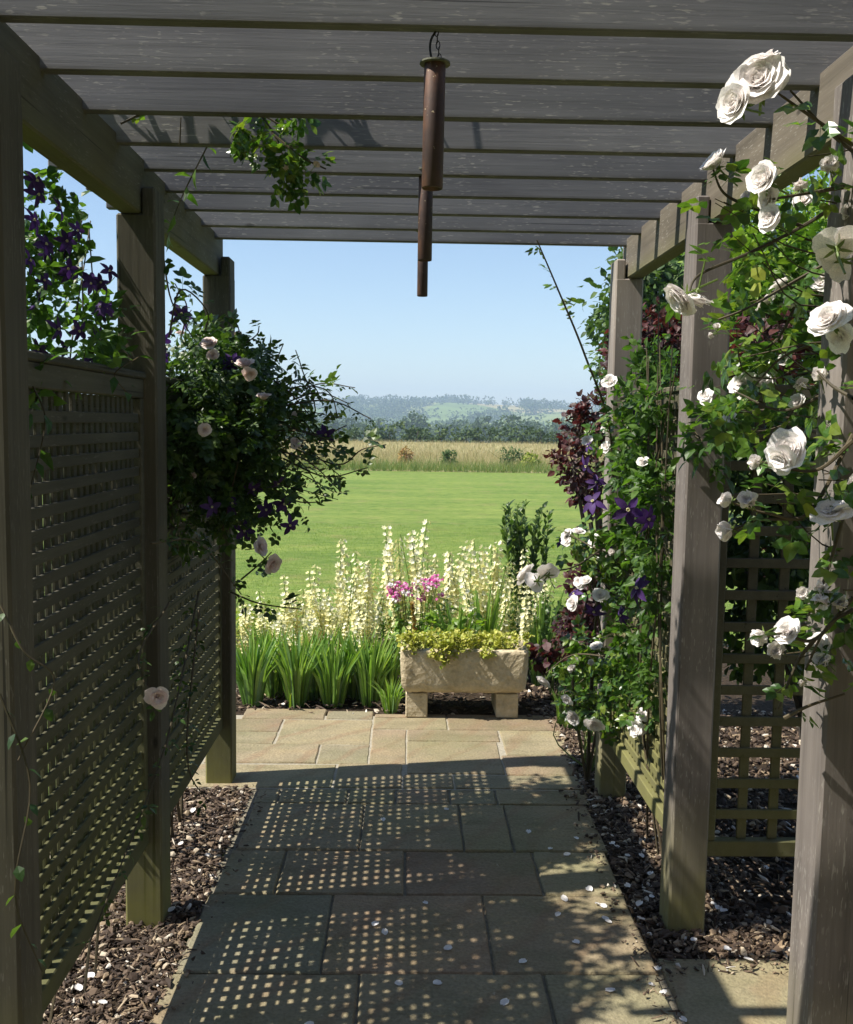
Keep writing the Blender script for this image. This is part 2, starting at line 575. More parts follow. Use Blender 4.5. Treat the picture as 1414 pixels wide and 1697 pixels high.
# ------------------------------------------------------------------ leaf templates and clouds
def norm(a):
    return a / (np.linalg.norm(a, axis=-1, keepdims=True) + 1e-12)


def frames(d, n):
    d = norm(d)
    x = norm(np.cross(d, n))
    z = np.cross(x, d)
    return np.stack([x, d, z], axis=-1)  # columns x, y(dir), z


def leaf_t(wd=0.32, droop=0.12, fold=0.07, tipw=0.7):
    V = np.array([(0, 0, 0), (0, 0.5, 0.02), (0, 1, -droop), (-wd, 0.36, fold), (wd, 0.36, fold), (-wd * tipw, 0.72, fold * 0.4 - droop * 0.3), (wd * tipw, 0.72, fold * 0.4 - droop * 0.3)])
    T = np.array([(0, 4, 1), (0, 1, 3), (4, 6, 1), (6, 2, 1), (1, 2, 5), (1, 5, 3)])
    return V, T


def spray_t(n_pairs=2, size=0.42, wd=0.34):
    """a compound rose leaf of length 1: leaflets in pairs and a terminal one"""
    V, T = leaf_t(wd)
    Vs, Ts, k = [], [], 0

    def put(pos, ang, sc, roll):
        nonlocal k
        ca, sa = math.cos(ang), math.sin(ang)
        R = np.array([[ca, sa, 0], [-sa, ca, 0], [0, 0, 1]])
        cr, sr = math.cos(roll), math.sin(roll)
        Q = V @ np.array([[cr, 0, -sr], [0, 1, 0], [sr, 0, cr]]).T
        Vs.append(Q @ R.T * sc + np.array(pos))
        Ts.append(T + k)
        k += len(V)
    put((0, 1 - size * 1.1, 0), 0, size * 1.1, 0.1)
    for i in range(n_pairs):
        y = 0.22 + 0.3 * i
        put((0.015, y, 0), 1.1, size * (0.85 + 0.12 * i), 0.25)
        put((-0.015, y + 0.02, 0), -1.1, size * (0.85 + 0.12 * i), -0.25)
    # rachis
    Vs.append(np.array([(-0.008, 0, 0), (0.008, 0, 0), (0.006, 0.7, 0), (-0.006, 0.7, 0)]))
    Ts.append(np.array([(0, 1, 2), (0, 2, 3)]) + k)
    return np.concatenate(Vs), np.concatenate(Ts)


LEAF = leaf_t()
NARROW = leaf_t(0.2, 0.2, 0.05, 0.6)
ROUND = leaf_t(0.42, 0.1, 0.08, 0.8)
SPRAY = spray_t()
TRIF = spray_t(1, 0.5, 0.24)
QUAD = (np.array([(0, 0, 0), (0.4, 0.5, 0.08), (0, 1, 0), (-0.4, 0.5, 0.08)]), np.array([(0, 1, 2), (0, 2, 3)]))


def cloud(tmpl, P, Dn, Nn, S):
    """place the template at points P along directions Dn, normals Nn, sizes S -> V, T arrays"""
    V, T = tmpl
    R = frames(np.asarray(Dn, float), np.asarray(Nn, float))
    S = np.asarray(S, float)
    out = np.einsum('nij,kj->nki', R, V) * S[:, None, None] + np.asarray(P)[:, None, :]
    n, k = len(P), len(V)
    return out.reshape(-1, 3), (T[None] + (np.arange(n) * k)[:, None, None]).reshape(-1, T.shape[1])


def merge(cs):
    Vs, Ts, k = [], [], 0
    for V, T in cs:
        Vs.append(V)
        Ts.append(T + k)
        k += len(V)
    return np.concatenate(Vs), np.concatenate(Ts)


def rand_dirs(n):
    return norm(rng.normal(size=(n, 3)))


def ell(c, r, n, shell=0.5, zmin=None):
    """points in an ellipsoid, denser to its outside, clumped"""
    d = rand_dirs(n)
    rad = rng.random(n) ** (1 / 3)
    rad = rad * (1 - shell) + shell * rng.random(n) ** 0.25
    k = max(4, n // 45)
    cl = rand_dirs(k) * (0.35 + 0.75 * rng.random((k, 1)))
    use = rng.random(n) < 0.55
    pts = d * rad[:, None]
    pick = cl[rng.integers(0, k, n)] + rng.normal(size=(n, 3)) * 0.16
    pts[use] = pick[use]
    P = np.array(c) + pts * np.array(r)
    if zmin is not None:
        P = P[P[:, 2] > zmin]
    return P, norm((P - np.array(c)) / np.array(r))


def mass(tmpl, blobs, size, up=0.7, out=0.8, droop=0.25, shell=0.5, jit=0.8, zmin=None):
    cs = []
    for c, r, n in blobs:
        P, O = ell(c, r, n, shell, zmin)
        n = len(P)
        Dn = O * out + rand_dirs(n) * jit + np.array([0, 0, -droop])
        Nn = np.array([-0.15, 0, up]) + rand_dirs(n) * 0.7 + O * 0.3
        cs.append(cloud(tmpl, P, Dn, Nn, size * (0.6 + 0.7 * rng.random(n))))
    return merge(cs)


def along(tmpl, pts, step, size, droop=0.2, spread=0.9, start=0.05):
    """leaves alternating along a cane"""
    pts = np.asarray(pts)
    seg = np.linalg.norm(np.diff(pts, axis=0), axis=1)
    L = np.concatenate([[0], np.cumsum(seg)])
    s = np.arange(start * L[-1], L[-1], step)
    s = s + rng.normal(size=len(s)) * step * 0.2
    P = np.stack([np.interp(s, L, pts[:, i]) for i in range(3)], 1)
    tg = norm(np.stack([np.interp(s, L, np.gradient(pts[:, i])) for i in range(3)], 1))
    n = len(P)
    side = norm(np.cross(tg, rand_dirs(n)))
    Dn = tg * 0.45 + side * spread + np.array([0, 0, -droop])
    Nn = np.array([0, 0, 1.0]) + rand_dirs(n) * 0.5
    return cloud(tmpl, P, Dn, Nn, size * (0.65 + 0.6 * rng.random(n)))


def twigs(mb, c, targets, r=0.003):
    for q in targets:
        q = np.asarray(q)
        mid = (np.asarray(c) + q) / 2 + rng.normal(size=3) * 0.12 * np.linalg.norm(q - c)
        mb.tube(spline([c, mid, q], 4), r, r * 0.4, 4, False)


# ------------------------------------------------------------------ flowers
def rose_mesh(name, mat, n=26, open_=1.0, seed=0, R=0.5):
    """double rose of diameter about 1, axis +Z, base at the origin"""
    g = np.random.default_rng(seed)
    mb = MB()
    nu, nv = 7, 6
    for i in range(n):
        t = i / (n - 1)
        ang = i * 2.39996 + g.normal() * 0.2
        tilt0 = math.radians(4 + 52 * t * open_)
        tilt1 = math.radians((8 + 92 * t ** 0.8) * open_ + g.normal() * 9)
        ln = R * (0.45 + 0.62 * t) * (0.9 + 0.2 * g.random())
        wd = R * (0.34 + 0.40 * t) * (0.9 + 0.25 * g.random())
        V = []
        ph = g.random() * 6
        for b in range(nv):
            v = b / (nv - 1)
            a = tilt0 + (tilt1 - tilt0) * v ** 1.3
            s = ln * v
            rr = 0.03 * R + s * math.sin((tilt0 * 0.6 + a * 0.4))
            zz = s * math.cos((tilt0 * 0.6 + a * 0.4)) + 0.05 * R * (1 - t)
            prof = (math.sin(math.pi * min(1, 0.12 + v * 0.78)) ** 0.7) * wd
            for c in range(nu):
                uu = -1 + 2 * c / (nu - 1)
                x = uu * prof
                cup = (uu * uu) * prof * (0.85 - 0.65 * t * open_)
                ruff = 0.05 * R * math.sin(3.1 * uu + ph) * v * v
                r2 = rr - cup * math.cos(a) * (1 if t > 0.3 else 1.2) + ruff
                z2 = zz + cup * math.sin(a) * 0.6 + ruff * 0.7 - (0.07 * R * v ** 3 * uu * uu)
                V.append((r2 * math.cos(ang) - x * math.sin(ang), r2 * math.sin(ang) + x * math.cos(ang), z2))
        T = [(b * nu + c, b * nu + c + 1, (b + 1) * nu + c + 1, (b + 1) * nu + c) for b in range(nv - 1) for c in range(nu - 1)]
        mb.add(V, T)
    return mb.mesh(name, mat, True)


def calyx_mesh():
    mb = MB()
    mb.tube([(0, 0, -0.14), (0, 0, -0.08), (0, 0, -0.02)], 0.035, 0.09, 7)
    V, T = leaf_t(0.14, -0.1, 0.03)
    for k in range(5):
        a = k * 2 * math.pi / 5
        P, Tt = cloud((V, T), np.array([[0, 0, -0.03]]), np.array([[math.cos(a), math.sin(a), -0.35]]), np.array([[0, 0, 1.0]]), [0.34])
        mb.add(P, Tt)
    mb.tube([(0, 0, -0.14), (0.03, 0.01, -0.45), (0.10, 0.02, -0.85)], 0.03, 0.025, 5)
    return mb.mesh('calyx', STEM_G)


ROSES = {}
for nm, mt_ in (('w', P_WHITE), ('p', P_PINK)):
    ROSES[nm] = [rose_mesh('rose_bloom', mt_, 26, 1.0, 1), rose_mesh('rose_bloom', mt_, 22, 0.86, 2), rose_mesh('rose_bloom', mt_, 15, 1.08, 3), rose_mesh('rose_bloom', mt_, 16, 0.42, 4), rose_mesh('rose_bloom', mt_, 9, 0.2, 5)]
CALYX = calyx_mesh()


def orient(axis, spin=0.0):
    q = Vector(axis).normalized().to_track_quat('Z', 'Y')
    return (q.to_matrix() @ Matrix.Rotation(spin, 3, 'Z')).to_euler()


def blooms(thing, items, kind='w', name='rose_bloom', calyx=True):
    """items: (point, diameter, axis, variant)"""
    for k, (P, dia, ax, var) in enumerate(items):
        ax = norm(np.asarray(ax, float)) + rng.normal(size=3) * 0.12 + (np.array([-0.28, -0.15, 0.16]) if kind == 'w' else 0)
        dia = dia * (0.9 if kind == 'w' and dia > 0.05 else (1.0 if kind == 'w' else 0.85))
        ax /= np.linalg.norm(ax)
        o_ = obj(name, ROSES[kind][var], thing)
        o_.scale = (dia, dia, dia)
        o_.location = Vector(P) - thing.location - Vector(ax) * dia * 0.25
        o_.rotation_euler = orient(ax, rng.random() * 6)
        if calyx:
            obj('calyx', CALYX, o_)


def clem_mesh(seed, n=6):
    g = np.random.default_rng(seed)
    mb = MB()
    for k in range(n):
        a = k * 2 * math.pi / n + g.normal() * 0.12
        wd = 0.105 + 0.03 * g.random()
        rows, cols = 5, 3
        lift = g.normal() * 0.12
        V = []
        for b in range(rows):
            v = b / (rows - 1)
            wv = wd * math.sin(math.pi * (0.1 + 0.88 * v)) ** 0.8 + 0.006
            r = 0.02 + 0.48 * v
            z = 0.10 * v + lift * v - 0.22 * v * v
            for c in (-1, 0, 1):
                V.append((r * math.cos(a) - c * wv * math.sin(a), r * math.sin(a) + c * wv * math.cos(a), z + (0.035 if c else 0.0)))
        mb.add(V, [(b * 3 + c, b * 3 + c + 1, b * 3 + c + 4, b * 3 + c + 3) for b in range(rows - 1) for c in range(2)])
    return mb


CLEM = [clem_mesh(s, 5 + s % 2).mesh('clematis_flower', P_PURPLE, True) for s in range(4)]
mb = MB()
for k in range(14):
    a = k * 2.4
    mb.tube([(0, 0, 0), (0.05 * math.cos(a), 0.05 * math.sin(a), 0.09)], 0.008, 0.012, 4)
STAMEN = mb.mesh('stamens', P_CREAM)


def clems(thing, items):
    for k, (P, dia, ax) in enumerate(items):
        ax = norm(np.asarray(ax, float) + rng.normal(size=3) * 0.35)
        o_ = obj('clematis_flower', CLEM[k % 4], thing)
        o_.scale = (dia,) * 3
        o_.location = Vector(P) - thing.location
        o_.rotation_euler = orient(ax, rng.random() * 6)
        obj('stamens', STAMEN, o_)


# ------------------------------------------------------------------ terrain, lawn, meadow, hills
def hill_z(x, y):
    x, y = np.asarray(x, float), np.asarray(y, float)

    def ss(a, b, v):
        q = np.clip((v - a) / (b - a), 0, 1)
        return q * q * (3 - 2 * q)
    z = -0.06 - 9.0 * ss(78, 210, y) - 3 * ss(210, 420, y)
    ridge = 19 + 5 * np.sin(x / 260 + 0.6) + 4 * np.sin(x / 97 + 2) + 0.012 * x
    z = z + (ridge + 12) * ss(430, 1500, y + 60 * np.sin(x / 310))
    z = z + ss(300, 900, y) * (4 * np.sin(x / 120 + y / 170) + 3 * np.sin(y / 90 - x / 210))
    z = z - 25 * ss(1600, 2300, y)
    return z


ys = np.concatenate([np.linspace(-14, 78, 24), np.linspace(90, 460, 26), np.linspace(480, 2350, 70)])
xs = np.concatenate([np.linspace(-1300, -140, 40), np.linspace(-120, 120, 25), np.linspace(140, 1300, 40)])
X, Yg = np.meshgrid(xs, ys)
V = np.stack([X, Yg, hill_z(X, Yg)], -1).reshape(-1, 3)
nx = len(xs)
T = np.array([(j * nx + i, j * nx + i + 1, (j + 1) * nx + i + 1, (j + 1) * nx + i) for j in range(len(ys) - 1) for i in range(nx - 1)])


def fields():
    mt, t, p, o = nodes('patchwork_fields')
    co = objcoord(t)
    mp = N(t, 'ShaderNodeMapping')
    mp.inputs['Scale'].default_value = (1, 0.55, 0)
    mp.inputs['Rotation'].default_value = (0, 0, 0.25)
    t.links.new(co, mp.inputs[0])
    v = N(t, 'ShaderNodeTexVoronoi')
    v.inputs['Scale'].default_value = 0.0078
    t.links.new(mp.outputs[0], v.inputs['Vector'])
    s = N(t, 'ShaderNodeSeparateColor')
    t.links.new(v.outputs['Color'], s.inputs[0])
    col = ramp(t, s.outputs[0], [(0.0, (0.10, 0.16, 0.04)), (0.3, (0.16, 0.22, 0.06)), (0.5, (0.24, 0.27, 0.09)), (0.7, (0.36, 0.30, 0.15)), (0.82, (0.15, 0.22, 0.06)), (1.0, (0.42, 0.33, 0.19))])
    col = mix(t, 1.0, col, ramp(t, noise(t, co, 0.03, 5), [(0.3, (0.8, 0.8, 0.8)), (0.7, (1.2, 1.2, 1.2))]), 'MULTIPLY')
    t.links.new(col, p.inputs['Base Color'])
    p.inputs['Roughness'].default_value = 1
    p.inputs['Specular IOR Level'].default_value = 0
    return mt


struct('ground', V, T, fields(), True)


def sheet(name, x0, x1, y0, y1, z, mat, n=1):
    xs_, ys_ = np.linspace(x0, x1, n + 1), np.linspace(y0, y1, n + 1)
    Xq, Yq = np.meshgrid(xs_, ys_)
    V = np.stack([Xq, Yq, np.full_like(Xq, z)], -1).reshape(-1, 3)
    T = np.array([(j * (n + 1) + i, j * (n + 1) + i + 1, (j + 1) * (n + 1) + i + 1, (j + 1) * (n + 1) + i) for j in range(n) for i in range(n)])
    return struct(name, V, T, mat)


sheet('lawn', -32, 40, -13, 31.7, -0.030, M_LAWN)
sheet('meadow', -70, 80, 31.7, 80, -0.026, M_MEADOW)
sheet('border_soil', -1.9, 2.4, 5.02, 7.0, -0.022, M_SOIL)
sheet('gravel_bed', -1.25, -0.66, 1.0, 4.02, -0.020, M_SOIL)
sheet('gravel_bed', 0.70, 3.6, 2.60, 5.02, -0.020, M_SOIL)


def blades(n, x0, x1, y0, y1, z, h, wd, lean=0.3, ypow=1.0):
    x = x0 + (x1 - x0) * rng.random(n)
    y = y0 + (y1 - y0) * rng.random(n) ** ypow
    hh = h * (0.55 + 0.7 * rng.random(n))
    a = rng.random(n) * 6.283
    b = rng.random(n) * 6.283
    ww = wd * (0.6 + 0.8 * rng.random(n))
    z = np.full(n, z)
    L = lean * hh * rng.random(n)
    P0 = np.stack([x - ww * np.cos(a) / 2, y - ww * np.sin(a) / 2, z], 1)
    P1 = np.stack([x + ww * np.cos(a) / 2, y + ww * np.sin(a) / 2, z], 1)
    P2 = np.stack([x + L * np.cos(b), y + L * np.sin(b), z + hh], 1)
    V = np.stack([P0, P1, P2], 1).reshape(-1, 3)
    return V, np.arange(3 * n).reshape(-1, 3)


V, T = blades(90000, -3.2, 4.5, 6.9, 15, -0.032, 0.022, 0.004, 1.2, 1.3)
tag(struct('lawn_grass', V, T, G_LAWN, kind='stuff'), 'short mown grass blades of the sunny lawn', 'grass', kind='stuff')
V, T = merge([blades(30000, -16, 20, 33.0, 48, -0.03, 0.40, 0.016, 0.9), blades(34000, -24, 30, 45, 78, -0.03, 0.30, 0.022, 0.9)])
tag(struct('meadow_grass', V, T, G_MEADOW, kind='stuff'), 'tall dry straw coloured meadow grass beyond the lawn', 'grass', kind='stuff')
V, T = merge([blades(17000, -16, 20, 31.6, 34.0, -0.03, 0.34, 0.016, 0.9, 1.4), blades(4500, -16, 20, 31.6, 39.0, -0.03, 0.45, 0.014, 0.7)])
tag(struct('rough_grass', V, T, G_EDGE, kind='stuff'), 'unmown green grass strip along the far lawn edge', 'grass', kind='stuff')

# weedy clumps in the meadow
for k, (px, Y, h, wd, mt_, lb) in enumerate([(850, 35.5, 0.72, 1.0, L_TREE, 'green thistle clump rising above the meadow edge, the widest'), (745, 34.5, 0.62, 0.55, L_TREE, 'narrow green weed clump at the meadow edge behind the tallest flower spikes'),
                                          (880, 34, 0.5, 0.7, L_LIME, 'low yellow-green weed clump at the meadow edge beside the purple bush'), (672, 36, 0.6, 0.5, L_SPENT, 'rusty brown dock clump standing in the dry meadow')]):
    x = at(px, 750, Y)[0]
    t_ = empty('meadow_weed', (x, Y, -0.03), lb, 'weed clump', 'weed clumps along the meadow edge')
    V, T = mass(NARROW, [((x, Y, h * 0.5), (wd * 0.5, wd * 0.4, h * 0.52), 420)], 0.13, zmin=0)
    part('foliage', V, T, mt_, t_)
    mb = MB()
    for q in range(14):
        mb.tube([(x + rng.normal() * wd * .15, Y, -0.03), (x + rng.normal() * wd * .3, Y + rng.normal() * .1, h * (0.7 + .4 * rng.random()))], 0.012, 0.006, 4, False)
    mb.part('stem', STEM_G, t_)


# far trees
def tree_meshes(seed, h, r, leaf, n, mat):
    g = np.random.default_rng(seed)
    blobs = []
    k = 9
    for i in range(k):
        a = g.random() * 6.28
        rr = r * (0.15 + 0.5 * g.random())
        zz = h * (0.35 + 0.5 * g.random())
        s = r * (0.38 + 0.25 * g.random())
        blobs.append(((rr * math.cos(a), rr * math.sin(a), zz), (s, s, s * 0.85), n // k))
    blobs.append(((0, 0, h * 0.80), (r * 0.5, r * 0.5, h * 0.2), n // 6))
    blobs.append(((0, 0, h * 0.35), (r * 0.85, r * 0.85, h * 0.25), n // 4))
    V, T = mass(QUAD, blobs, leaf, shell=0.7)
    cr = mesh('crown', V, T, mat)
    mb = MB()
    mb.tube([(0, 0, -0.5), (0.1, 0, h * 0.25), (0, 0.1, h * 0.6)], r * 0.09, r * 0.04, 7)
    for i in range(5):
        c = blobs[i][0]
        mb.tube(spline([(0, 0, h * 0.25), (c[0] * .5, c[1] * .5, h * 0.4), c], 3), r * 0.04, r * 0.015, 5)
    return cr, mb.mesh('trunk', BARK)


FARTREES = [tree_meshes(s, h, r, 0.75, 900, L_FAR) for s, h, r in ((1, 9, 4.6), (2, 10.5, 4.8), (3, 8, 5.2), (4, 11, 4.0))]


def far_tree(x, y, k, sc, lab, grp):
    t_ = empty('tree', (x, y, float(hill_z(x, y)) - 0.2), lab, 'tree', grp)
    t_.rotation_euler = (0, 0, rng.random() * 6.28)
    t_.scale = (sc * (0.9 + 0.3 * rng.random()), sc, sc * (0.85 + 0.3 * rng.random()))
    obj('crown', FARTREES[k][0], t_)
    obj('trunk', FARTREES[k][1], t_)


for i in range(56):
    y = 250 + 190 * rng.random()
    x = y * (-0.16 + 0.40 * (i + rng.random()) / 56)
    far_tree(x, y, i % 4, 1.04 + 0.45 * rng.random(), 'rounded green tree in the hazy treeline behind the meadow hedge', 'trees beyond the meadow')
for i in range(22):
    y = 1430 + 60 * rng.random()
    x = y * (-0.14 + 0.34 * (i + rng.random()) / 22)
    far_tree(x, y, i % 4, 1.0 + 0.7 * rng.random(), 'blue hazy tree standing on the crest of the far hill', 'trees on the far ridge')

# far woods and hedgerows: reads as one mass
gw = np.random.default_rng(11)
seeds = np.stack([gw.uniform(-700, 900, 90), gw.uniform(380, 1600, 90)], 1)
cand = np.stack([gw.uniform(-450, 620, 26000), gw.uniform(370, 1500, 26000)], 1)
dd = np.sqrt(((cand[:, None, :] - seeds[None]) * np.array([1, 0.6])) ** 2 @ np.ones(2))
ds = np.sort(dd, axis=1)
hedge = (ds[:, 1] - ds[:, 0]) < 5.0
own = np.argmin(dd, axis=1)
wooded = (gw.random(90) < np.where(seeds[:, 1] < 700, 0.62, 0.22))[own] & (gw.random(len(cand)) < 0.5)
crest = (np.abs(cand[:, 1] - 1445) < 25) & (gw.random(len(cand)) < 0.25)
near = (cand[:, 1] < 480) & (gw.random(len(cand)) < 0.8)
tr = cand[hedge | wooded | crest | near]
print('far wood trees', len(tr))
cs = []
for x, y in tr:
    z = float(hill_z(x, y))
    h = 6 + 5 * gw.random()
    n = 34 if y < 800 else 20
    d = norm(gw.normal(size=(n, 3)))
    P = np.array([x, y, z + h * 0.5]) + d * np.array([h * 0.5, h * 0.5, h * 0.5]) * (0.75 + 0.3 * gw.random((n, 1)))
    cs.append(cloud(QUAD, P, d + norm(gw.normal(size=(n, 3))) * 0.8, d + np.array([0, 0, 0.6]), np.full(n, h * 0.30)))
V, T = merge(cs)
tag(struct('far_woods', V, T, L_FAR, kind='stuff'), 'blue-green woods and hedgerows covering the distant hillside', 'woods', kind='stuff')

# hedge at the end of the meadow
hd = empty('field_hedge', (8, 80, 0), 'long dark green field hedge at the far side of the meadow', 'hedge')
blobs = []
for x in np.arange(-34, 44, 1.5):
    hh = 1.0 + 0.6 * rng.random()
    blobs.append(((x, 80.5 + rng.normal() * 0.5, hh * 0.5 - 0.1), (1.3, 1.0, hh * 0.62), 240))
V, T = mass(QUAD, blobs, 0.30, shell=0.7)
part('foliage', V, T, L_FAR, hd)
mb = MB()
for x in np.arange(-33, 43, 2.1):
    mb.tube([(x, 80.5, -0.3), (x + rng.normal() * .2, 80.5, 0.9)], 0.06, 0.03, 5)
mb.part('stem', BARK, hd)

# ------------------------------------------------------------------ paving
mb = MB()
A, B, C_, D_ = 3.99, 3.836, 3.405, 3.075
E_ = 2.61
G = 0.006
rows = [
    (3.836, 3.995, [-0.62, -0.52, -0.235, -0.036, 0.191, 0.385, 0.772]),
    (3.402, 3.836, [-0.612, -0.16, 0.222, 0.405, 0.752]),
    (3.072, 3.402, [-0.625, -0.425, 0.006, 0.468, 0.738]),
    (2.612, 3.072, [-0.640, -0.231, 0.262, 0.736]),
    (2.19, 2.612, [-0.655, -0.119, 0.40, 0.727]),
    (1.76, 2.19, [-0.66, -0.33, 0.18, 0.722]),
    (1.30, 1.76, [-0.67, -0.10, 0.33, 0.718]),
    (0.80, 1.30, [-0.67, -0.36, 0.21, 0.715]),
    (0.25, 0.80, [-0.67, 0.0, 0.30, 0.712]),
    (-0.6, 0.25, [-0.67, -0.3, 0.26, 0.71]),
]
slabs = []
for y0, y1, xs_ in rows:
    for a, b in zip(xs_[:-1], xs_[1:]):
        slabs.append((a, b, y0, y1))
slabs += [
    (-0.86, -0.42, 4.96, 5.14), (-0.42, -0.165, 4.965, 5.11), (-0.165, 0.22, 4.805, 5.0), (0.22, 0.805, 4.80, 5.0), (-0.165, 0.22, 5.0, 5.06), (0.22, 0.805, 5.0, 5.06),
    (-1.05, -0.632, 4.75, 4.955), (-1.05, -0.632, 4.565, 4.75), (-0.632, -0.165, 4.565, 4.96), (-0.165, 0.008, 4.30, 4.80),
    (0.008, 0.475, 4.62, 4.80), (0.475, 0.795, 4.425, 4.80), (-1.3, -1.05, 4.29, 5.0),
    (-0.92, -0.405, 4.30, 4.565), (-0.405, -0.165, 4.30, 4.565), (0.008, 0.452, 4.18, 4.62), (0.452, 0.782, 4.17, 4.425),
    (-0.93, -0.305, 4.005, 4.29), (-0.305, -0.008, 4.005, 4.30), (-0.008, 0.215, 4.005, 4.17), (0.215, 0.772, 4.005, 4.17), (-1.25, -0.93, 4.02, 4.29),
    (0.742, 1.30, 2.2, 2.70), (1.31, 1.9, 2.2, 2.70), (0.735, 1.25, 1.55, 2.19), (1.26, 1.9, 1.55, 2.19), (0.73, 1.3, 0.8, 1.54), (1.31, 1.9, 0.8, 1.54),
]
for a, b, y0, y1 in slabs:
    g = 0.0028 + 0.002 * rng.random()
    dz = rng.normal() * 0.0012
    # slab with slightly wavering edges
    n = 6
    def edge(p, q):
        tt = np.linspace(0, 1, n + 1)[:-1]
        return [np.array(p) * (1 - u) + np.array(q) * u + rng.normal(size=2) * 0.0012 for u in tt]
    a_, b_, c_, d_ = (a + g, y0 + g), (b - g, y0 + g), (b - g, y1 - g), (a + g, y1 - g)
    ring = edge(a_, b_) + edge(b_, c_) + edge(c_, d_) + edge(d_, a_)
    cen = np.mean(ring, axis=0)
    k = len(ring)
    V = [(q[0], q[1], -0.028) for q in ring] + [(q[0], q[1], -0.005 + dz) for q in ring] + [tuple(q + (cen - q) / np.linalg.norm(cen - q) * 0.006) + (dz,) for q in ring]
    T = [(i, (i + 1) % k, k + (i + 1) % k, k + i) for i in range(k)] + [(k + i, k + (i + 1) % k, 2 * k + (i + 1) % k, 2 * k + i) for i in range(k)] + [tuple(range(2 * k, 3 * k))]
    mb.add(V, T)
mb.struct('path', M_PAVE)
mb = MB()
mb.box(-0.645, 0.73, -0.6, 4.0, -0.03, -0.010)
mb.box(0.7301, 1.88, 0.8, 2.68, -0.03, -0.0102)
mb.struct('path_joints', M_MORTAR)
mb = MB()
mb.box(-1.28, 0.79, 4.0001, 5.03, -0.03, -0.0051)
mb.struct('terrace_joints', groundmat('pale_mortar', [(0.26, 0.24, 0.19), (0.40, 0.36, 0.28)], 60, 6, 0.5, 0.005))

# pebbles and bark (stuff)
ico_V = []
ph = (1 + 5 ** 0.5) / 2
for a in (-1, 1):
    for b in (-ph, ph):
        ico_V += [(0, a, b), (a, b, 0), (b, 0, a)]
ico_V = norm(np.array(ico_V, float))
ico_T = []
for i in range(12):
    for j in range(i + 1, 12):
        for k in range(j + 1, 12):
            if max(np.linalg.norm(ico_V[i] - ico_V[j]), np.linalg.norm(ico_V[j] - ico_V[k]), np.linalg.norm(ico_V[i] - ico_V[k])) < 1.1:
                f = (i, j, k)
                if np.dot(np.cross(ico_V[j] - ico_V[i], ico_V[k] - ico_V[i]), ico_V[i]) < 0:
                    f = (i, k, j)
                ico_T.append(f)
ico_T = np.array(ico_T)


def scatter(n, x0, x1, y0, y1, z, s0, s1, chips=0.5):
    P = np.stack([rng.uniform(x0, x1, n), rng.uniform(y0, y1, n), np.full(n, z)], 1)
    P[:, 2] += 0.02 * rng.random(n) ** 2
    S = s0 + (s1 - s0) * rng.random(n) ** 2
    R = frames(rand_dirs(n) * np.array([1, 1, 0.35]), np.array([0, 0, 1.0]) + rand_dirs(n) * 0.5)
    sc = np.stack([0.5 + 0.5 * rng.random(n), 0.8 + 0.7 * rng.random(n), 0.35 + 0.35 * rng.random(n)], 1)
    ch = rng.random(n) < chips
    sc[ch] *= np.array([0.5, 1.7, 0.45])
    base = ico_V[None] * (1 + 0.22 * rng.normal(size=(n, 12, 1)))
    V = np.einsum('nij,nkj->nki', R, base * sc[:, None, :]) * S[:, None, None] + P[:, None, :]
    T = (ico_T[None] + (np.arange(n) * 12)[:, None, None]).reshape(-1, 3)
    return V.reshape(-1, 3), T


V, T = merge([scatter(200, -0.66, -0.57, 1.5, 3.98, 0.003, 0.003, 0.010), scatter(13000, -1.05, -0.64, 1.5, 4.0, -0.012, 0.003, 0.015), scatter(2500, -1.3, -1.05, 1.6, 4.0, -0.012, 0.005, 0.017)])
tag(struct('gravel', V, T, M_PEB, kind='stuff'), 'bark chips and pebbles covering the bed left of the path', 'gravel', kind='stuff')
V, T = merge([scatter(260, 0.66, 0.76, 2.3, 4.0, 0.003, 0.003, 0.011), scatter(160, 0.74, 1.3, 2.6, 2.70, 0.003, 0.003, 0.012), scatter(11000, 0.75, 1.15, 2.72, 5.3, -0.012, 0.003, 0.017, 0.4), scatter(9000, 1.1, 2.6, 2.72, 5.2, -0.012, 0.006, 0.019, 0.3), scatter(900, 0.66, 1.3, 5.03, 5.7, -0.012, 0.008, 0.024, 0.3), scatter(700, -1.2, 0.66, 5.06, 5.6, -0.012, 0.006, 0.02, 0.7)])
tag(struct('gravel', V, T, M_PEB, kind='stuff'), 'pebbles and bark chips covering the bed right of the path', 'gravel', kind='stuff')

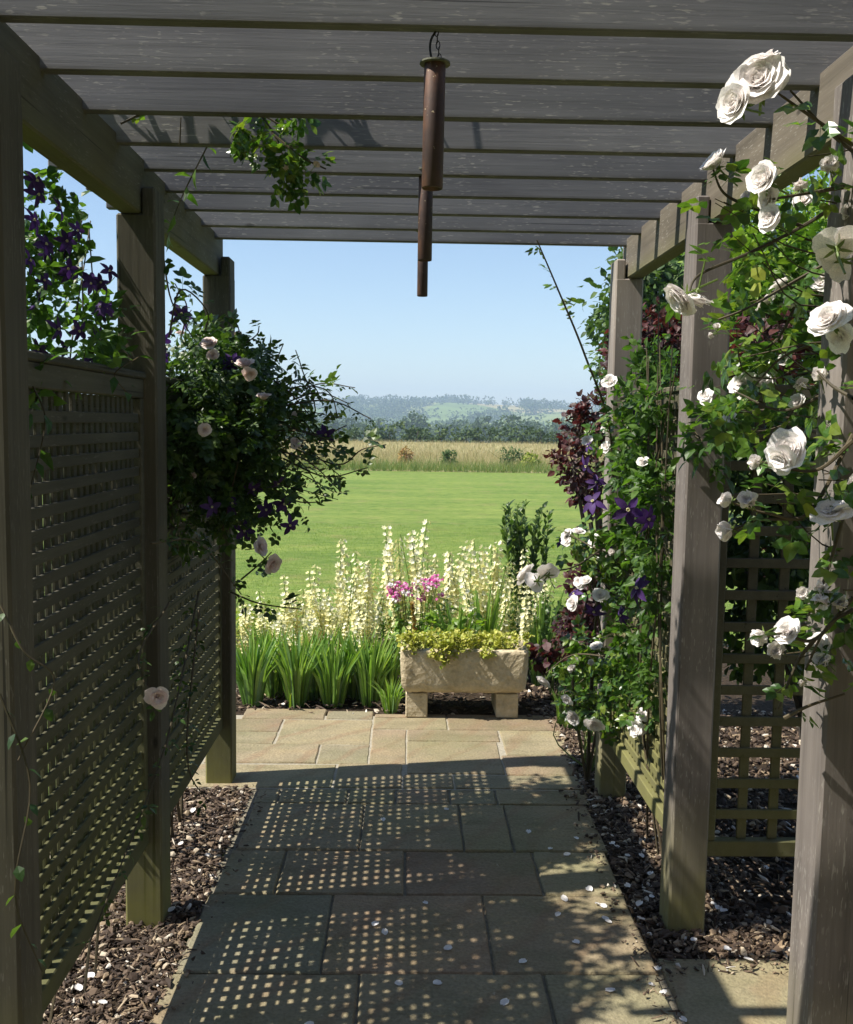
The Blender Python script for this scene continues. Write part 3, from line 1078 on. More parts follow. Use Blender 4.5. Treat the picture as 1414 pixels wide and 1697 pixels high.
# ------------------------------------------------------------------ pergola
PW = 0.113
XL, XR = -0.739, 0.820
YL, YR = (1.80, 2.87, 4.045), (1.835, 2.845, 3.935)
ZB = 2.14
pg = empty('pergola', (0, 2.8, 0), 'weathered grey timber pergola with close set rafters spanning the paved path', 'pergola')
for side, ys_ in ((-1, YL), (1, YR)):
    for y in list(ys_) + [0.78]:
        mb = MB()
        xi = XL if side < 0 else XR
        xo = xi + side * PW
        mb.box(min(xi, xo), max(xi, xo), y, y + PW, -0.02, ZB, 0.006)
        # tongue left standing inside the beam
        x1 = xi + side * 0.040
        mb.box(min(xi, x1) + 0.001, max(xi, x1) - 0.001, y + 0.001, y + PW - 0.001, ZB - 0.02, ZB + 0.075, 0.005)
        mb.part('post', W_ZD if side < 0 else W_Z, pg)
    segs = [(0.62, ys_[0] + 0.04), (ys_[0] + 0.04, ys_[1] + 0.055), (ys_[1] + 0.055, ys_[2] + PW - 0.002)]
    for k, (y0, y1) in enumerate(segs):
        xi = (XL if side < 0 else XR) + side * (0.0425 + 0.006 * (k % 2 == 0))
        xo = xi + side * 0.062
        mb = MB()
        mb.box(min(xi, xo), max(xi, xo), y0 + 0.0015, y1 - 0.0015, ZB + 0.0005, 2.305, 0.005)
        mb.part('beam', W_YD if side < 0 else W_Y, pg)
for y in [0.79, 1.055, 1.32, 1.585, 1.85, 2.117, 2.382, 2.648, 2.918, 3.186, 3.455, 3.728, 3.975]:
    mb = MB()
    x0, x1 = -1.06 + rng.normal() * 0.008, 1.14 + rng.normal() * 0.008
    mb.box(x0, x1, y, y + 0.030, 2.274, 2.425, 0.003)
    mb.part('rafter', W_X, pg)


# unseen brick wall and wing added behind and beside the viewer to block sky light
def brick():
    mt, t, p, o = nodes('brick')
    b = N(t, 'ShaderNodeTexBrick')
    mp = N(t, 'ShaderNodeMapping')
    mp.inputs['Rotation'].default_value = (math.radians(90), 0, 0)
    t.links.new(objcoord(t), mp.inputs[0])
    t.links.new(mp.outputs[0], b.inputs[0])
    b.inputs['Color1'].default_value = (0.16, 0.06, 0.035, 1)
    b.inputs['Color2'].default_value = (0.11, 0.045, 0.03, 1)
    b.inputs['Mortar'].default_value = (0.2, 0.17, 0.13, 1)
    b.inputs['Scale'].default_value = 4.4
    t.links.new(b.outputs[0], p.inputs['Base Color'])
    p.inputs['Roughness'].default_value = 0.9
    return mt


mb = MB()
mb.box(-5.5, -0.62, -1.3, -1.0, -0.03, 5.0)
mb.box(0.70, 6.0, -1.3, -1.0, -0.03, 5.0)
mb.box(-0.6199, 0.6999, -1.299, -1.001, 2.1, 5.0)
mb.box(2.5, 2.8, -0.9999, 1.35, -0.03, 4.8)
mb.struct('sky_blocker_wall', brick())

# ------------------------------------------------------------------ trellis panels
def trellis(lab, x, y0, y1, z0, z1, inner, pitch_h=0.05, pitch_v=0.044, sh=0.0268, sv=0.0238):
    """panel in the plane x = const; inner = +1 when the path lies at greater x"""
    t_ = empty('trellis_panel', (x, (y0 + y1) / 2, z0), lab, 'trellis')
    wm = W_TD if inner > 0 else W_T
    for a, b, c, d in ((y0, y1, z0, z0 + 0.055), (y0, y1, z1 - 0.055, z1)):
        mb = MB()
        mb.box(x - 0.018, x + 0.018, a, b, c, d, 0.003)
        mb.part('rail', wm, t_)
    for a, b in ((y0, y0 + 0.028), (y1 - 0.028, y1)):
        mb = MB()
        mb.box(x - 0.017, x + 0.017, a, b, z0 + 0.0555, z1 - 0.0555, 0.003)
        mb.part('stile', wm, t_)
    mb = MB()
    z = z0 + 0.075
    while z < z1 - 0.08:
        j = rng.normal() * 0.0018
        xa, xb = (x + 0.0005, x + 0.009) if inner > 0 else (x - 0.009, x - 0.0005)
        mb.box(xa, xb, y0 + 0.0285, y1 - 0.0285, z + j, z + sh + j, 0.0015)
        z += pitch_h
    y = y0 + 0.045
    while y < y1 - 0.05:
        j = rng.normal() * 0.001
        xa, xb = (x - 0.0085, x) if inner > 0 else (x, x + 0.0085)
        mb.box(xa, xb, y + j, y + sv + j, z0 + 0.056, z1 - 0.056, 0.0015)
        y += pitch_v
    mb.part('lattice', wm, t_)
    mb = MB()
    mb.box(x - 0.026, x + 0.026, y0, y1, z1 + 0.0005, z1 + 0.02, 0.004)
    mb.part('capping', wm, t_)
    return t_


trellis('close lattice trellis panel nearest the viewer on the shaded left side', XL - 0.055, YL[0] + PW + 0.002, YL[1] - 0.002, 0.26, 1.665, 1)
trellis('close lattice trellis panel under the dark rose, between middle and far left posts', XL - 0.055, YL[1] + PW + 0.002, YL[2] - 0.002, 0.24, 1.665, 1)
trellis('sunlit close lattice trellis panel behind clematis between the two far right posts', XR + 0.055, YR[1] + PW + 0.002, YR[2] - 0.002, 0.22, 1.66, -1)
# open lattice panel running away to the right from the middle right post
x0, x1, yy, z0, z1 = XR + PW + 0.004, 2.35, YR[1] + 0.06, 0.22, 1.68
tp = empty('trellis_panel', ((x0 + x1) / 2, yy, z0), 'open square lattice trellis panel in deep shade beside the middle right post', 'trellis')
for c, d in ((z0, z0 + 0.05), (z1 - 0.05, z1)):
    mb = MB()
    mb.box(x0, x1, yy - 0.018, yy + 0.018, c, d, 0.003)
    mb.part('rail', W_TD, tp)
for a in (x0, x1 - 0.03):
    mb = MB()
    mb.box(a, a + 0.03, yy - 0.017, yy + 0.017, z0 + 0.0505, z1 - 0.0505, 0.003)
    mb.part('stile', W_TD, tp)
mb = MB()
z = z0 + 0.118
while z < z1 - 0.08:
    mb.box(x0 + 0.0305, x1 - 0.0305, yy - 0.010, yy - 0.0005, z, z + 0.030, 0.002)
    z += 0.0985
x = x0 + 0.103
while x < x1 - 0.05:
    mb.box(x, x + 0.030, yy, yy + 0.0095, z0 + 0.0505, z1 - 0.0505, 0.002)
    x += 0.097
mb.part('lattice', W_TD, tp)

# ------------------------------------------------------------------ hanging tubes
def tube_mesh(name, L, r):
    k = 22
    V, T = [], []
    zs = [0, -0.002, -L + 0.002, -L]
    ro = [r - 0.001, r, r, r - 0.001]
    for z, q in zip(zs, ro):
        V += [(q * math.cos(2 * math.pi * j / k), q * math.sin(2 * math.pi * j / k), z) for j in range(k)]
    for z in (-L, -0.004):
        V += [((r - 0.003) * math.cos(2 * math.pi * j / k), (r - 0.003) * math.sin(2 * math.pi * j / k), z) for j in range(k)]
    for i in range(5):
        T += [(i * k + j, (i + 1) * k + j, (i + 1) * k + (j + 1) % k, i * k + (j + 1) % k) for j in range(k)]
    return mesh(name, V, T, M_RUST, True)


for k, (px, Y, ztop, zbot, r, lab) in enumerate([
        (718, 1.872, None, 1.998, 0.0200, 'nearest and largest looking rusty hanging tube with a wide flat cap'),
        (704, 2.94, None, 2.032, 0.0212, 'middle rusty brown hanging tube, half hidden behind the nearest tube'),
        (700, 3.75, None, 2.035, 0.0200, 'farthest rusty hanging tube, its lower end against the pale sky')]):
    py = {0: 313, 1: 432, 2: 491}[k]
    q = at(px, py, Y)
    zbot = q[2]
    L = 0.228 if k == 0 else (0.262 if k == 1 else 0.245)
    t_ = empty('hanging_tube', (q[0], Y, zbot + L), lab, 'hanging tube', 'rusty tubes hanging from the rafters')
    if k == 0:
        t_.rotation_euler = (0, 0.008, 0)
    obj('tube', tube_mesh('tube', L, r), t_)
    mb = MB()
    kk = 24
    V, T = [], []
    prof = [(0.0, 0.006), (r * 0.5, 0.006), (r * 1.42, 0.001), (r * 1.44, -0.002), (r * 1.36, -0.003), (0.0, -0.001)]
    for rr, z in prof:
        V += [(max(rr, 1e-4) * math.cos(2 * math.pi * j / kk), max(rr, 1e-4) * math.sin(2 * math.pi * j / kk), z) for j in range(kk)]
    for i in range(len(prof) - 1):
        T += [(i * kk + j, i * kk + (j + 1) % kk, (i + 1) * kk + (j + 1) % kk, (i + 1) * kk + j) for j in range(kk)]
    mb.add(V, T)
    obj('cap', mb.mesh('cap', M_CAP), t_)
    # chain of small links and a wire
    mb = MB()
    top = 2.274 - (zbot + L)
    nl = max(2, int(top / 0.011))
    for i in range(nl):
        z = 0.004 + (i + 0.5) * top / nl
        xo = 0.008 * (1 - i / nl)
        pl = []
        for j in range(9):
            a = 2 * math.pi * j / 8
            u, v_ = 0.0035 * math.cos(a), 0.0075 * math.sin(a)
            pl.append((xo + (u if i % 2 == 0 else 0), (0 if i % 2 == 0 else u), z + v_))
        mb.tube(pl, 0.0011, None, 4, False)
    mb.tube(spline([(-0.006, 0, 0.004), (-0.010, 0, top * 0.45), (-0.008, 0, top * 0.75), (0, 0, top)], 5), 0.0022, None, 5, False)
    obj('chain', mb.mesh('chain', M_IRON), t_)

# ------------------------------------------------------------------ stone trough
TX0, TX1, TY0, TY1, TZ0, TZ1 = -0.028, 0.643, 4.962, 5.35, 0.132, 0.370
tr_ = empty('stone_trough', ((TX0 + TX1) / 2, (TY0 + TY1) / 2, TZ0), 'rectangular buff stone trough planter raised on two blocks at the path end', 'planter')
nu, rows_ = 0, []
mb = MB()


def rrect(x0, x1, y0, y1, r, z, k=5):
    P = []
    for cx_, cy_, a0 in ((x1 - r, y1 - r, 0), (x0 + r, y1 - r, 90), (x0 + r, y0 + r, 180), (x1 - r, y0 + r, 270)):
        for j in range(k):
            a = math.radians(a0 + 90 * j / (k - 1))
            P.append((cx_ + r * math.cos(a), cy_ + r * math.sin(a), z))
    return P


def subdiv_ring(P, step=0.03):
    out = []
    n = len(P)
    for i in range(n):
        a, b = np.array(P[i]), np.array(P[(i + 1) % n])
        m_ = max(1, int(np.linalg.norm(b - a) / step))
        for j in range(m_):
            out.append(a + (b - a) * j / m_)
    return out


rings = []
for ins, z in ((0.060, TZ0), (0.030, TZ0 + 0.008), (0.012, TZ0 + 0.028), (0.006, TZ0 + 0.055), (0.004, TZ0 + 0.1), (0.002, TZ0 + 0.15), (0.0, TZ1 - 0.02), (0.002, TZ1 - 0.006), (0.008, TZ1), (0.042, TZ1), (0.048, TZ1 - 0.01), (0.05, TZ1 - 0.06)):
    base = subdiv_ring(rrect(TX0, TX1, TY0, TY1, 0.03, 0))
    cen = np.array([(TX0 + TX1) / 2, (TY0 + TY1) / 2, 0])
    R_ = []
    for q in base:
        v = q - cen
        v = np.array([np.sign(v[0]) * max(0, abs(v[0]) - ins), np.sign(v[1]) * max(0, abs(v[1]) - ins), 0])
        R_.append(cen + v + np.array([0, 0, z]) + rng.normal(size=3) * 0.0026)
    rings.append(R_)
k = len(rings[0])
V = [q for R_ in rings for q in R_]
T = [(i * k + j, i * k + (j + 1) % k, (i + 1) * k + (j + 1) % k, (i + 1) * k + j) for i in range(len(rings) - 1) for j in range(k)]
T += [tuple(range(k))[::-1]]
part('basin', V, T, M_STONE, tr_, True)
mb = MB()
mb.add([(TX0 + 0.05, TY0 + 0.05, TZ1 - 0.03), (TX1 - 0.05, TY0 + 0.05, TZ1 - 0.03), (TX1 - 0.05, TY1 - 0.05, TZ1 - 0.03), (TX0 + 0.05, TY1 - 0.05, TZ1 - 0.03)], [(0, 1, 2, 3)])
mb.part('soil', M_SOIL, tr_)
for x0, x1, lab in ((0.001, 0.117, 'stone block under the end of the trough beside the sword leaves'), (0.480, 0.597, 'stone block under the end of the trough nearer the right hand bed')):
    mb = MB()
    mb.box(x0, x1, 5.0, 5.30, 0.001, 0.1315, 0.005)
    o_ = mb.mesh('stone_block', M_STONE)
    b_ = obj('stone_block', o_)
    tag(b_, lab, 'stone block', 'stone blocks under the trough')

# sedum mat in the trough
sd = empty('sedum_mat', ((TX0 + TX1) / 2, TY0 + 0.1, TZ1), 'yellow-green stonecrop spilling over the front edge of the stone trough', 'plant')
blobs = [((x, TY0 + 0.10 + 0.1 * rng.random(), TZ1 + 0.005), (0.07, 0.10, 0.04 + 0.02 * rng.random()), 170) for x in np.linspace(TX0 + 0.06, TX1 - 0.06, 11)]
blobs += [((0.205, TY0 - 0.002, TZ1 - 0.005), (0.07, 0.03, 0.04), 220), ((0.425, TY0 - 0.002, TZ1 - 0.005), (0.03, 0.025, 0.03), 80), ((0.03, TY0 + 0.03, TZ1 + 0.03), (0.055, 0.05, 0.05), 200), ((0.27, TY0 + 0.02, TZ1 + 0.02), (0.08, 0.05, 0.045), 200)]
V, T = mass(ROUND, [(c, np.array(r) * np.array([1.1, 1.0, 1.25]), int(n * 1.5)) for c, r, n in blobs], 0.020, up=0.9, droop=-0.3, jit=0.9)
part('foliage', V, T, L_SEDUM, sd)
mb = MB()
for k in range(40):
    x = rng.uniform(TX0 + 0.05, TX1 - 0.05)
    mb.tube([(x, TY0 + 0.1, TZ1 - 0.03), (x + rng.normal() * 0.02, TY0 + 0.06, TZ1 + 0.03)], 0.002, 0.0015, 4, False)
mb.part('stem', STEM_G, sd)
c = at(688, 1060, 5.1)
hl = empty('houseleek', (c[0], 5.1, TZ1 - 0.02), 'single reddish flower spike rising from the stonecrop at the trough corner', 'plant')
mb = MB()
mb.tube(spline([(c[0], 5.1, TZ1 - 0.02), (c[0] - 0.004, 5.1, TZ1 + 0.1), (c[0] - 0.02, 5.1, TZ1 + 0.21)], 5), 0.006, 0.004, 6)
mb.part('stem', STEM_G, hl)
pts = spline([(c[0], 5.1, TZ1 + 0.0), (c[0] - 0.004, 5.1, TZ1 + 0.1), (c[0] - 0.02, 5.1, TZ1 + 0.22)], 8)
V, T = along(ROUND, pts, 0.0016, 0.020, -0.6, 0.8, 0)
part('foliage', V, T, L_SPENT, hl)


# ------------------------------------------------------------------ border plants
def sword(mb_list, c, n, h, spread, wd=0.018):
    """fan of sword leaves"""
    for k in range(n):
        a = rng.random() * 6.283
        rad = spread * rng.random() ** 0.7
        tip = np.array([c[0] + rad * math.cos(a), c[1] + rad * math.sin(a) * 0.8, c[2] + h * (0.55 + 0.5 * rng.random())])
        b = np.array([c[0] + rad * 0.25 * math.cos(a), c[1] + rad * 0.25 * math.sin(a), c[2]])
        mid = b * 0.5 + tip * 0.5 + np.array([-(tip - b)[0] * 0.18, -(tip - b)[1] * 0.18, 0.03])
        pts = spline([b, mid, tip], 3)
        th = rng.random() * 3.14
        s_ = np.array([math.cos(th), math.sin(th), 0])
        W_ = wd * (0.7 + 0.6 * rng.random()) * np.array([0.8, 1.0, 1.05, 1.0, 0.85, 0.55, 0.08])[:len(pts)]
        V = []
        for q, w_ in zip(pts, W_):
            V += [q - s_ * w_ / 2, q + np.array([s_[1], -s_[0], 0]) * w_ * 0.12, q + s_ * w_ / 2]
        T = []
        for i in range(len(pts) - 1):
            T += [(3 * i, 3 * i + 1, 3 * i + 4, 3 * i + 3), (3 * i + 1, 3 * i + 2, 3 * i + 5, 3 * i + 4)]
        mb_list.add(V, T)


def spike_mesh(seed, h=0.5, n=13):
    """flower spike of height h: nodes of small cup flowers, drawn at unit scale in metres"""
    g = np.random.default_rng(seed)
    mb = MB()
    bend = g.normal() * 0.03
    top = [(bend * (v ** 2), 0, h * v) for v in np.linspace(0, 1, 8)]
    mb.tube(top, 0.0032, 0.002, 5)
    st = mb.mesh('flower_stem', STEM_G)
    mb = MB()
    for i in range(n):
        v = 0.34 + 0.64 * i / (n - 1)
        a0 = g.random() * 6.283
        nw = 5 if i < n - 3 else 3
        for j in range(nw):
            a = a0 + j * 6.283 / nw + g.normal() * 0.25
            c = np.array([bend * v * v + 0.015 * math.cos(a), 0.015 * math.sin(a), h * v + g.normal() * 0.0015])
            ax = norm(np.array([math.cos(a), math.sin(a), 0.9]))
            s = 0.0188 * (0.8 + 0.5 * g.random()) * (1.05 - 0.35 * v)
            R_ = frames(np.array([[0.3, 0.2, 0.1]]), ax[None])[0]
            V = [c + ax * 0.001]
            for q in range(6):
                t_ = q * math.pi / 3
                rr = R_ @ np.array([math.cos(t_), math.sin(t_), 0])
                V.append(c + rr * s * 0.95 + ax * s * 0.55)
                t2 = t_ + math.pi / 6
                r2 = R_ @ np.array([math.cos(t2), math.sin(t2), 0])
                V.append(c + r2 * s * 0.62 + ax * s * 0.35)
            mb.add(V, [(0, 1 + q, 1 + (q + 1) % 12) for q in range(12)])
    fl = mb.mesh('flower_spike', P_CREAM)
    return st, fl


SPIKES = [spike_mesh(s, 0.5, 11 + s) for s in range(5)]


def spike_clump(px, Y, n, tops, lab, leafh=0.34, spread=0.15, wob=0.15):
    b = at(px, 1000, Y)
    t_ = empty('spike_flower', (b[0], Y, -0.02), lab, 'flower clump', 'pale yellow flower spikes in the border')
    mb = MB()
    sword(mb, (b[0], Y, -0.02), 34, leafh, spread + 0.03, 0.016)
    mb.part('leaves', L_IRIS, t_)
    for k in range(n + 1):
        tp_ = tops[k % len(tops)] * (0.88 + 0.14 * rng.random()) if k else tops[0]
        s_ = obj('flower_spike', SPIKES[rng.integers(0, 5)][1], t_)
        sc = tp_ / 0.5
        s_.location = (rng.normal() * spread * 0.55, rng.normal() * spread * 0.5, 0)
        s_.rotation_euler = (rng.normal() * wob, rng.normal() * wob - 0.02, rng.random() * 6.28)
        s_.scale = (1.0 + 0.25 * (sc - 1), 1.0 + 0.25 * (sc - 1), sc)
        st = obj('flower_stem', SPIKES[0][0], s_)


def ztop(py, Y):
    return float(at(690, py, Y)[2]) + 0.02


clumps = [
    (425, 5.75, 7, [985], 'short cream-flowered spike clump at the far left of the border, beside the left post'),
    (478, 5.7, 8, [985, 1000], 'short cream spike clump, second from the left, in front of the lime-green mound'),
    (520, 5.85, 7, [938, 970], 'leaning cream spike clump between the lime-green mound and the tall back spikes'),
    (560, 5.75, 8, [960, 1000], 'dense low cream spike clump in the middle of the border, behind the sword leaves'),
    (610, 6.3, 7, [888, 905], 'tall cream spike clump left of the two tallest spikes at the back'),
    (655, 6.35, 5, [862, 872], 'tallest pair of cream flower spikes, standing before the open lawn'),
    (700, 6.3, 6, [880, 900], 'tall cream spike clump just behind the pink flowers'),
    (738, 6.1, 3, [900, 930], 'thin tall cream spike standing alone to the right of the pink flowers'),
    (620, 5.65, 8, [985, 1010], 'low cream spike clump directly left of the pink flowers'),
    (785, 5.95, 5, [905, 930], 'leaning cream spike clump above the middle of the stone trough'),
    (825, 6.0, 7, [893, 915], 'cream spike clump with one tall spike above the right end of the trough'),
    (860, 5.8, 6, [935, 950], 'cream spike clump behind the right corner of the stone trough'),
    (905, 5.9, 5, [960, 975], 'cream spike clump nearest the purple-leaved bush'),
    (450, 5.6, 6, [1005, 1030], 'low cream spike clump standing between the two sword-leaf rows at the left'),
    (535, 5.6, 7, [985, 1020], 'low cream spike clump leaning right above the second sword-leaf clump'),
    (672, 5.95, 6, [925, 950], 'cream spike clump directly behind the pink flowers'),
    (590, 5.55, 6, [1015, 1030], 'lowest cream spike clump just behind the middle sword leaves'),
]
for px, Y, n, tops, lab in clumps:
    spike_clump(px, Y, n, [ztop(q, Y) for q in tops], lab, 0.30 if px < 640 else 0.42)

for k, (px, Y, h, n, sp_, lab) in enumerate([
        (418, 5.28, 0.40, 90, 0.20, 'broad sword-leaf clump at the left end of the row, beside the left post'),
        (492, 5.27, 0.42, 90, 0.20, 'upright sword-leaf clump with one yellowing leaf, second from the left'),
        (553, 5.27, 0.39, 84, 0.20, 'sword-leaf clump in the middle of the front row'),
        (612, 5.30, 0.41, 80, 0.19, 'sword-leaf clump next to the grassy tuft beside the trough'),
        (455, 5.45, 0.42, 70, 0.2, 'sword-leaf clump in the second row behind the left pair'),
        (525, 5.40, 0.42, 70, 0.2, 'sword-leaf clump in the second row between the upright and middle clumps'),
        (585, 5.42, 0.42, 70, 0.2, 'sword-leaf clump in the second row behind the right pair of clumps'),
        (640, 5.36, 0.36, 60, 0.15, 'sword-leaf clump squeezed behind the grassy tuft beside the trough'),
        (800, 5.75, 0.62, 42, 0.20, 'tall blue-green sword leaves fanning up behind the middle of the trough'),
        (760, 5.62, 0.55, 34, 0.18, 'sword leaves arching left behind the pink flowers and trough'),
        (893, 5.70, 0.62, 60, 0.17, 'dense rushy green leaf clump behind the right end of the trough'),
        (932, 4.95, 0.20, 26, 0.06, 'small blue-green leaf fan at the right corner of the terrace'),
        (1010, 4.35, 0.24, 12, 0.05, 'small bright leaf shoot beside the far right post')]):
    b = at(px, 1150, Y)
    t_ = empty('sword_leaf_plant', (b[0], Y, -0.02), lab, 'plant', 'sword leaved plants in the border')
    mb = MB()
    sword(mb, (b[0], Y, -0.02), n, h, sp_, 0.019 if k < 10 else 0.013)
    mb.part('leaves', L_IRIS, t_)
    if k == 1:
        mb = MB()
        sword(mb, (b[0] - 0.03, Y - 0.12, -0.01), 1, 0.14, 0.14, 0.03)
        mb.part('yellow_leaf', L_LIME, t_)
b = at(648, 1165, 5.12)
t_ = empty('grassy_tuft', (b[0], 5.14, -0.02), 'spiky low green tuft against the left end of the stone trough', 'plant')
mb = MB()
sword(mb, (b[0], 5.14, -0.02), 60, 0.2, 0.14, 0.010)
mb.part('leaves', L_IRIS, t_)

# pink flowers
c = at(690, 975, 5.85)
t_ = empty('pink_flower', (c[0], 5.85, -0.02), 'magenta pink flower clump among the cream spikes behind the trough', 'flower clump')
mb = MB()
heads = []
for k in range(30):
    q = at(648 + 82 * rng.random(), 958 + 36 * rng.random(), 5.75 + 0.15 * rng.random())
    heads.append(q)
    mb.tube(spline([(c[0] + rng.normal() * 0.05, 5.85, -0.02), (q + np.array([c[0], 5.85, 0])) / 2 * np.array([1, 1, 0.6]), q], 4), 0.003, 0.002, 4, False)
mb.part('stem', STEM_G, t_)
V, T = mass(NARROW, [((c[0], 5.85, 0.3), (0.16, 0.12, 0.28), 260)], 0.06)
part('foliage', V, T, L_IRIS, t_)
FL5 = clem_mesh(9, 5)
for k, q in enumerate(heads):
    P, O = ell(q, (0.022, 0.022, 0.016), 16)
    V, T = cloud(ROUND, P, O + rand_dirs(len(P)) * 0.5, O + np.array([0, -0.3, 0.6]), np.full(len(P), 0.020))
    part('flower_head', V, T, P_MAG if k % 5 else P_WHITE, t_)

# lime-green mound
c = at(440, 1040, 6.3)
t_ = empty('lime_mound', (c[0], 6.3, -0.02), 'lime-green frothy mound behind the short left flower spikes', 'plant')
V, T = mass(ROUND, [((c[0] - 0.1, 6.3, 0.12), (0.42, 0.35, 0.2), 1500), ((c[0] - 0.75, 6.2, 0.12), (0.42, 0.35, 0.25), 900)], 0.032, zmin=0)
part('foliage', V, T, L_LIME, t_)
mb = MB()
for k in range(40):
    mb.tube([(c[0] + rng.normal() * 0.1, 6.3 + rng.normal() * .1, -0.02), (c[0] + rng.normal() * 0.25, 6.3 + rng.normal() * .2, 0.2)], 0.003, 0.002, 4, False)
mb.part('stem', STEM_G, t_)

# tall dark stems behind
c = at(880, 900, 6.6)
t_ = empty('tall_stem_plant', (c[0], 6.6, -0.02), 'tuft of tall dark budded stems with narrow leaves beside the lawn', 'plant')
mb = MB()
lv = []
for k in range(30):
    top = at(832 + 92 * rng.random(), 832 + 50 * rng.random(), 6.5 + 0.25 * rng.random())
    bq = np.array([c[0] + (top[0] - c[0]) * 0.45 + rng.normal() * 0.03, 6.6 + rng.normal() * 0.06, -0.02])
    pts = spline([bq, (bq + top) / 2 + np.array([0, 0, 0.05]), top], 5)
    mb.tube(pts, 0.004, 0.0025, 4, False)
    lv.append(along(NARROW, pts, 0.035, 0.075, -0.4, 0.6))
    P, O = ell(top, (0.012, 0.012, 0.016), 9)
    lv.append(cloud(LEAF, P, O + np.array([0, 0, 0.5]), O, np.full(len(P), 0.018)))
mb.part('stem', STEM_G, t_)
V, T = merge(lv)
part('foliage', V, T, L_DARK, t_)

# leafy filler at the right of the trough and the bed corners
for k, (px, py, Y, r, n, mt_, tm, sz, lab) in enumerate([
        (925, 1060, 5.85, (0.26, 0.2, 0.24), 700, L_DARK, LEAF, 0.05, 'dark leafy low plant in shade right of the trough'),
        (985, 1160, 4.25, (0.12, 0.16, 0.17), 420, L_ROSE, ROUND, 0.04, 'small bright leafy plant at the foot of the far right post'),
        (920, 1085, 5.35, (0.13, 0.1, 0.09), 180, L_SMOKE, ROUND, 0.05, 'low purple-leaved plant on the bark beside the trough'),
        (760, 1045, 5.62, (0.20, 0.1, 0.10), 220, L_BRIGHT, LEAF, 0.05, 'bright green leafy plant squeezed between trough and pink flowers')]):
    c = at(px, py, Y)
    t_ = empty('leafy_plant', (c[0], Y, -0.02), lab, 'plant')
    cz = max(c[2], r[2] * 0.8)
    V, T = mass(tm, [((c[0], Y, cz), r, n)], sz, zmin=0)
    part('foliage', V, T, mt_, t_)
    mb = MB()
    twigs(mb, np.array([c[0], Y, -0.02]), ell((c[0], Y, cz), r, 14)[0], 0.004)
    mb.part('stem', STEM_G, t_)


# ------------------------------------------------------------------ purple shrubs and garden trees on the right
def shrub(name, lab, cat, base, blobs, mat, tmpl, size, ntw=30, rt=0.02, tw=0.005, bark=BARK, **kw):
    t_ = empty(name, base, lab, cat)
    V, T = mass(tmpl, blobs, size, zmin=0.0, **kw)
    part('crown' if cat == 'tree' else 'foliage', V, T, mat, t_)
    mb = MB()
    b = np.array(base, float)
    for c, r, n in blobs:
        c = np.array(c)
        mid = (b + c) / 2 + np.array([0, 0, 0.1 * np.linalg.norm(c - b)])
        mb.tube(spline([b, mid, c], 5), rt, rt * 0.4, 6)
        twigs(mb, c, ell(c, np.array(r) * 0.9, max(3, ntw // len(blobs)))[0], tw)
    mb.part('trunk' if cat == 'tree' else 'stem', bark, t_)
    return t_


def A3(px, py, Y):
    return tuple(at(px, py, Y))


shrub('purple_bush', 'dark purple-leaved bush behind the far right post, lapping onto the lawn view', 'bush', (1.1, 5.2, -0.02), [
    (A3(960, 720, 5.0), (0.11, 0.13, 0.16), 330), (A3(985, 690, 5.1), (0.10, 0.14, 0.14), 260), (A3(950, 770, 4.9), (0.12, 0.12, 0.10), 230), (A3(985, 800, 5.0), (0.14, 0.16, 0.16), 300),
    (A3(975, 960, 4.9), (0.12, 0.14, 0.2), 330), (A3(965, 1040, 4.8), (0.13, 0.14, 0.14), 560), (A3(985, 1000, 4.9), (0.15, 0.16, 0.2), 500), (A3(1060, 850, 5.2), (0.3, 0.2, 0.6), 700)], L_SMOKE, LEAF, 0.040, 90)
shrub('purple_bush', 'reddish purple bush glimpsed beyond the clematis between the two far right posts', 'bush', (1.85, 6.4, -0.02), [
    (A3(1085, 570, 6.2), (0.3, 0.25, 0.24), 800), (A3(1120, 640, 6.2), (0.35, 0.25, 0.35), 700), (A3(1040, 610, 6.3), (0.2, 0.2, 0.3), 300)], L_SMOKE, LEAF, 0.06, 30)
shrub('purple_bush', 'reddish purple bush showing between rose leaves right of the middle post', 'bush', (2.0, 4.7, -0.02), [
    (A3(1265, 575, 4.4), (0.2, 0.2, 0.16), 500), (A3(1290, 880, 4.2), (0.16, 0.2, 0.2), 260), (A3(1290, 720, 4.6), (0.2, 0.2, 0.3), 200)], L_SMOKE, LEAF, 0.055, 30)
shrub('garden_tree', 'mid-green tree seen under the pergola beam between the two far right posts', 'tree', (4.2, 13.5, -0.03), [
    (A3(1100, 470, 13), (0.8, 0.9, 0.55), 2200), (A3(1085, 540, 13), (0.7, 0.9, 0.8), 1600), (A3(1130, 560, 13.5), (1.2, 1.2, 1.3), 2200), (A3(1060, 575, 13), (0.4, 0.5, 0.7), 500), (A3(1150, 700, 13.5), (1.1, 1.0, 1.4), 1500)], L_TREE, LEAF, 0.13, 60, 0.08, 0.015)
shrub('garden_tree', 'small thin dark tree top just left of the far right post', 'tree', (3.6, 17.0, -0.03), [
    (A3(1003, 545, 17), (0.25, 0.3, 0.3), 260), (A3(1020, 600, 17), (0.4, 0.4, 0.6), 400), (A3(1030, 660, 17), (0.4, 0.4, 0.6), 400)], L_TREE, LEAF, 0.12, 24, 0.05, 0.012)
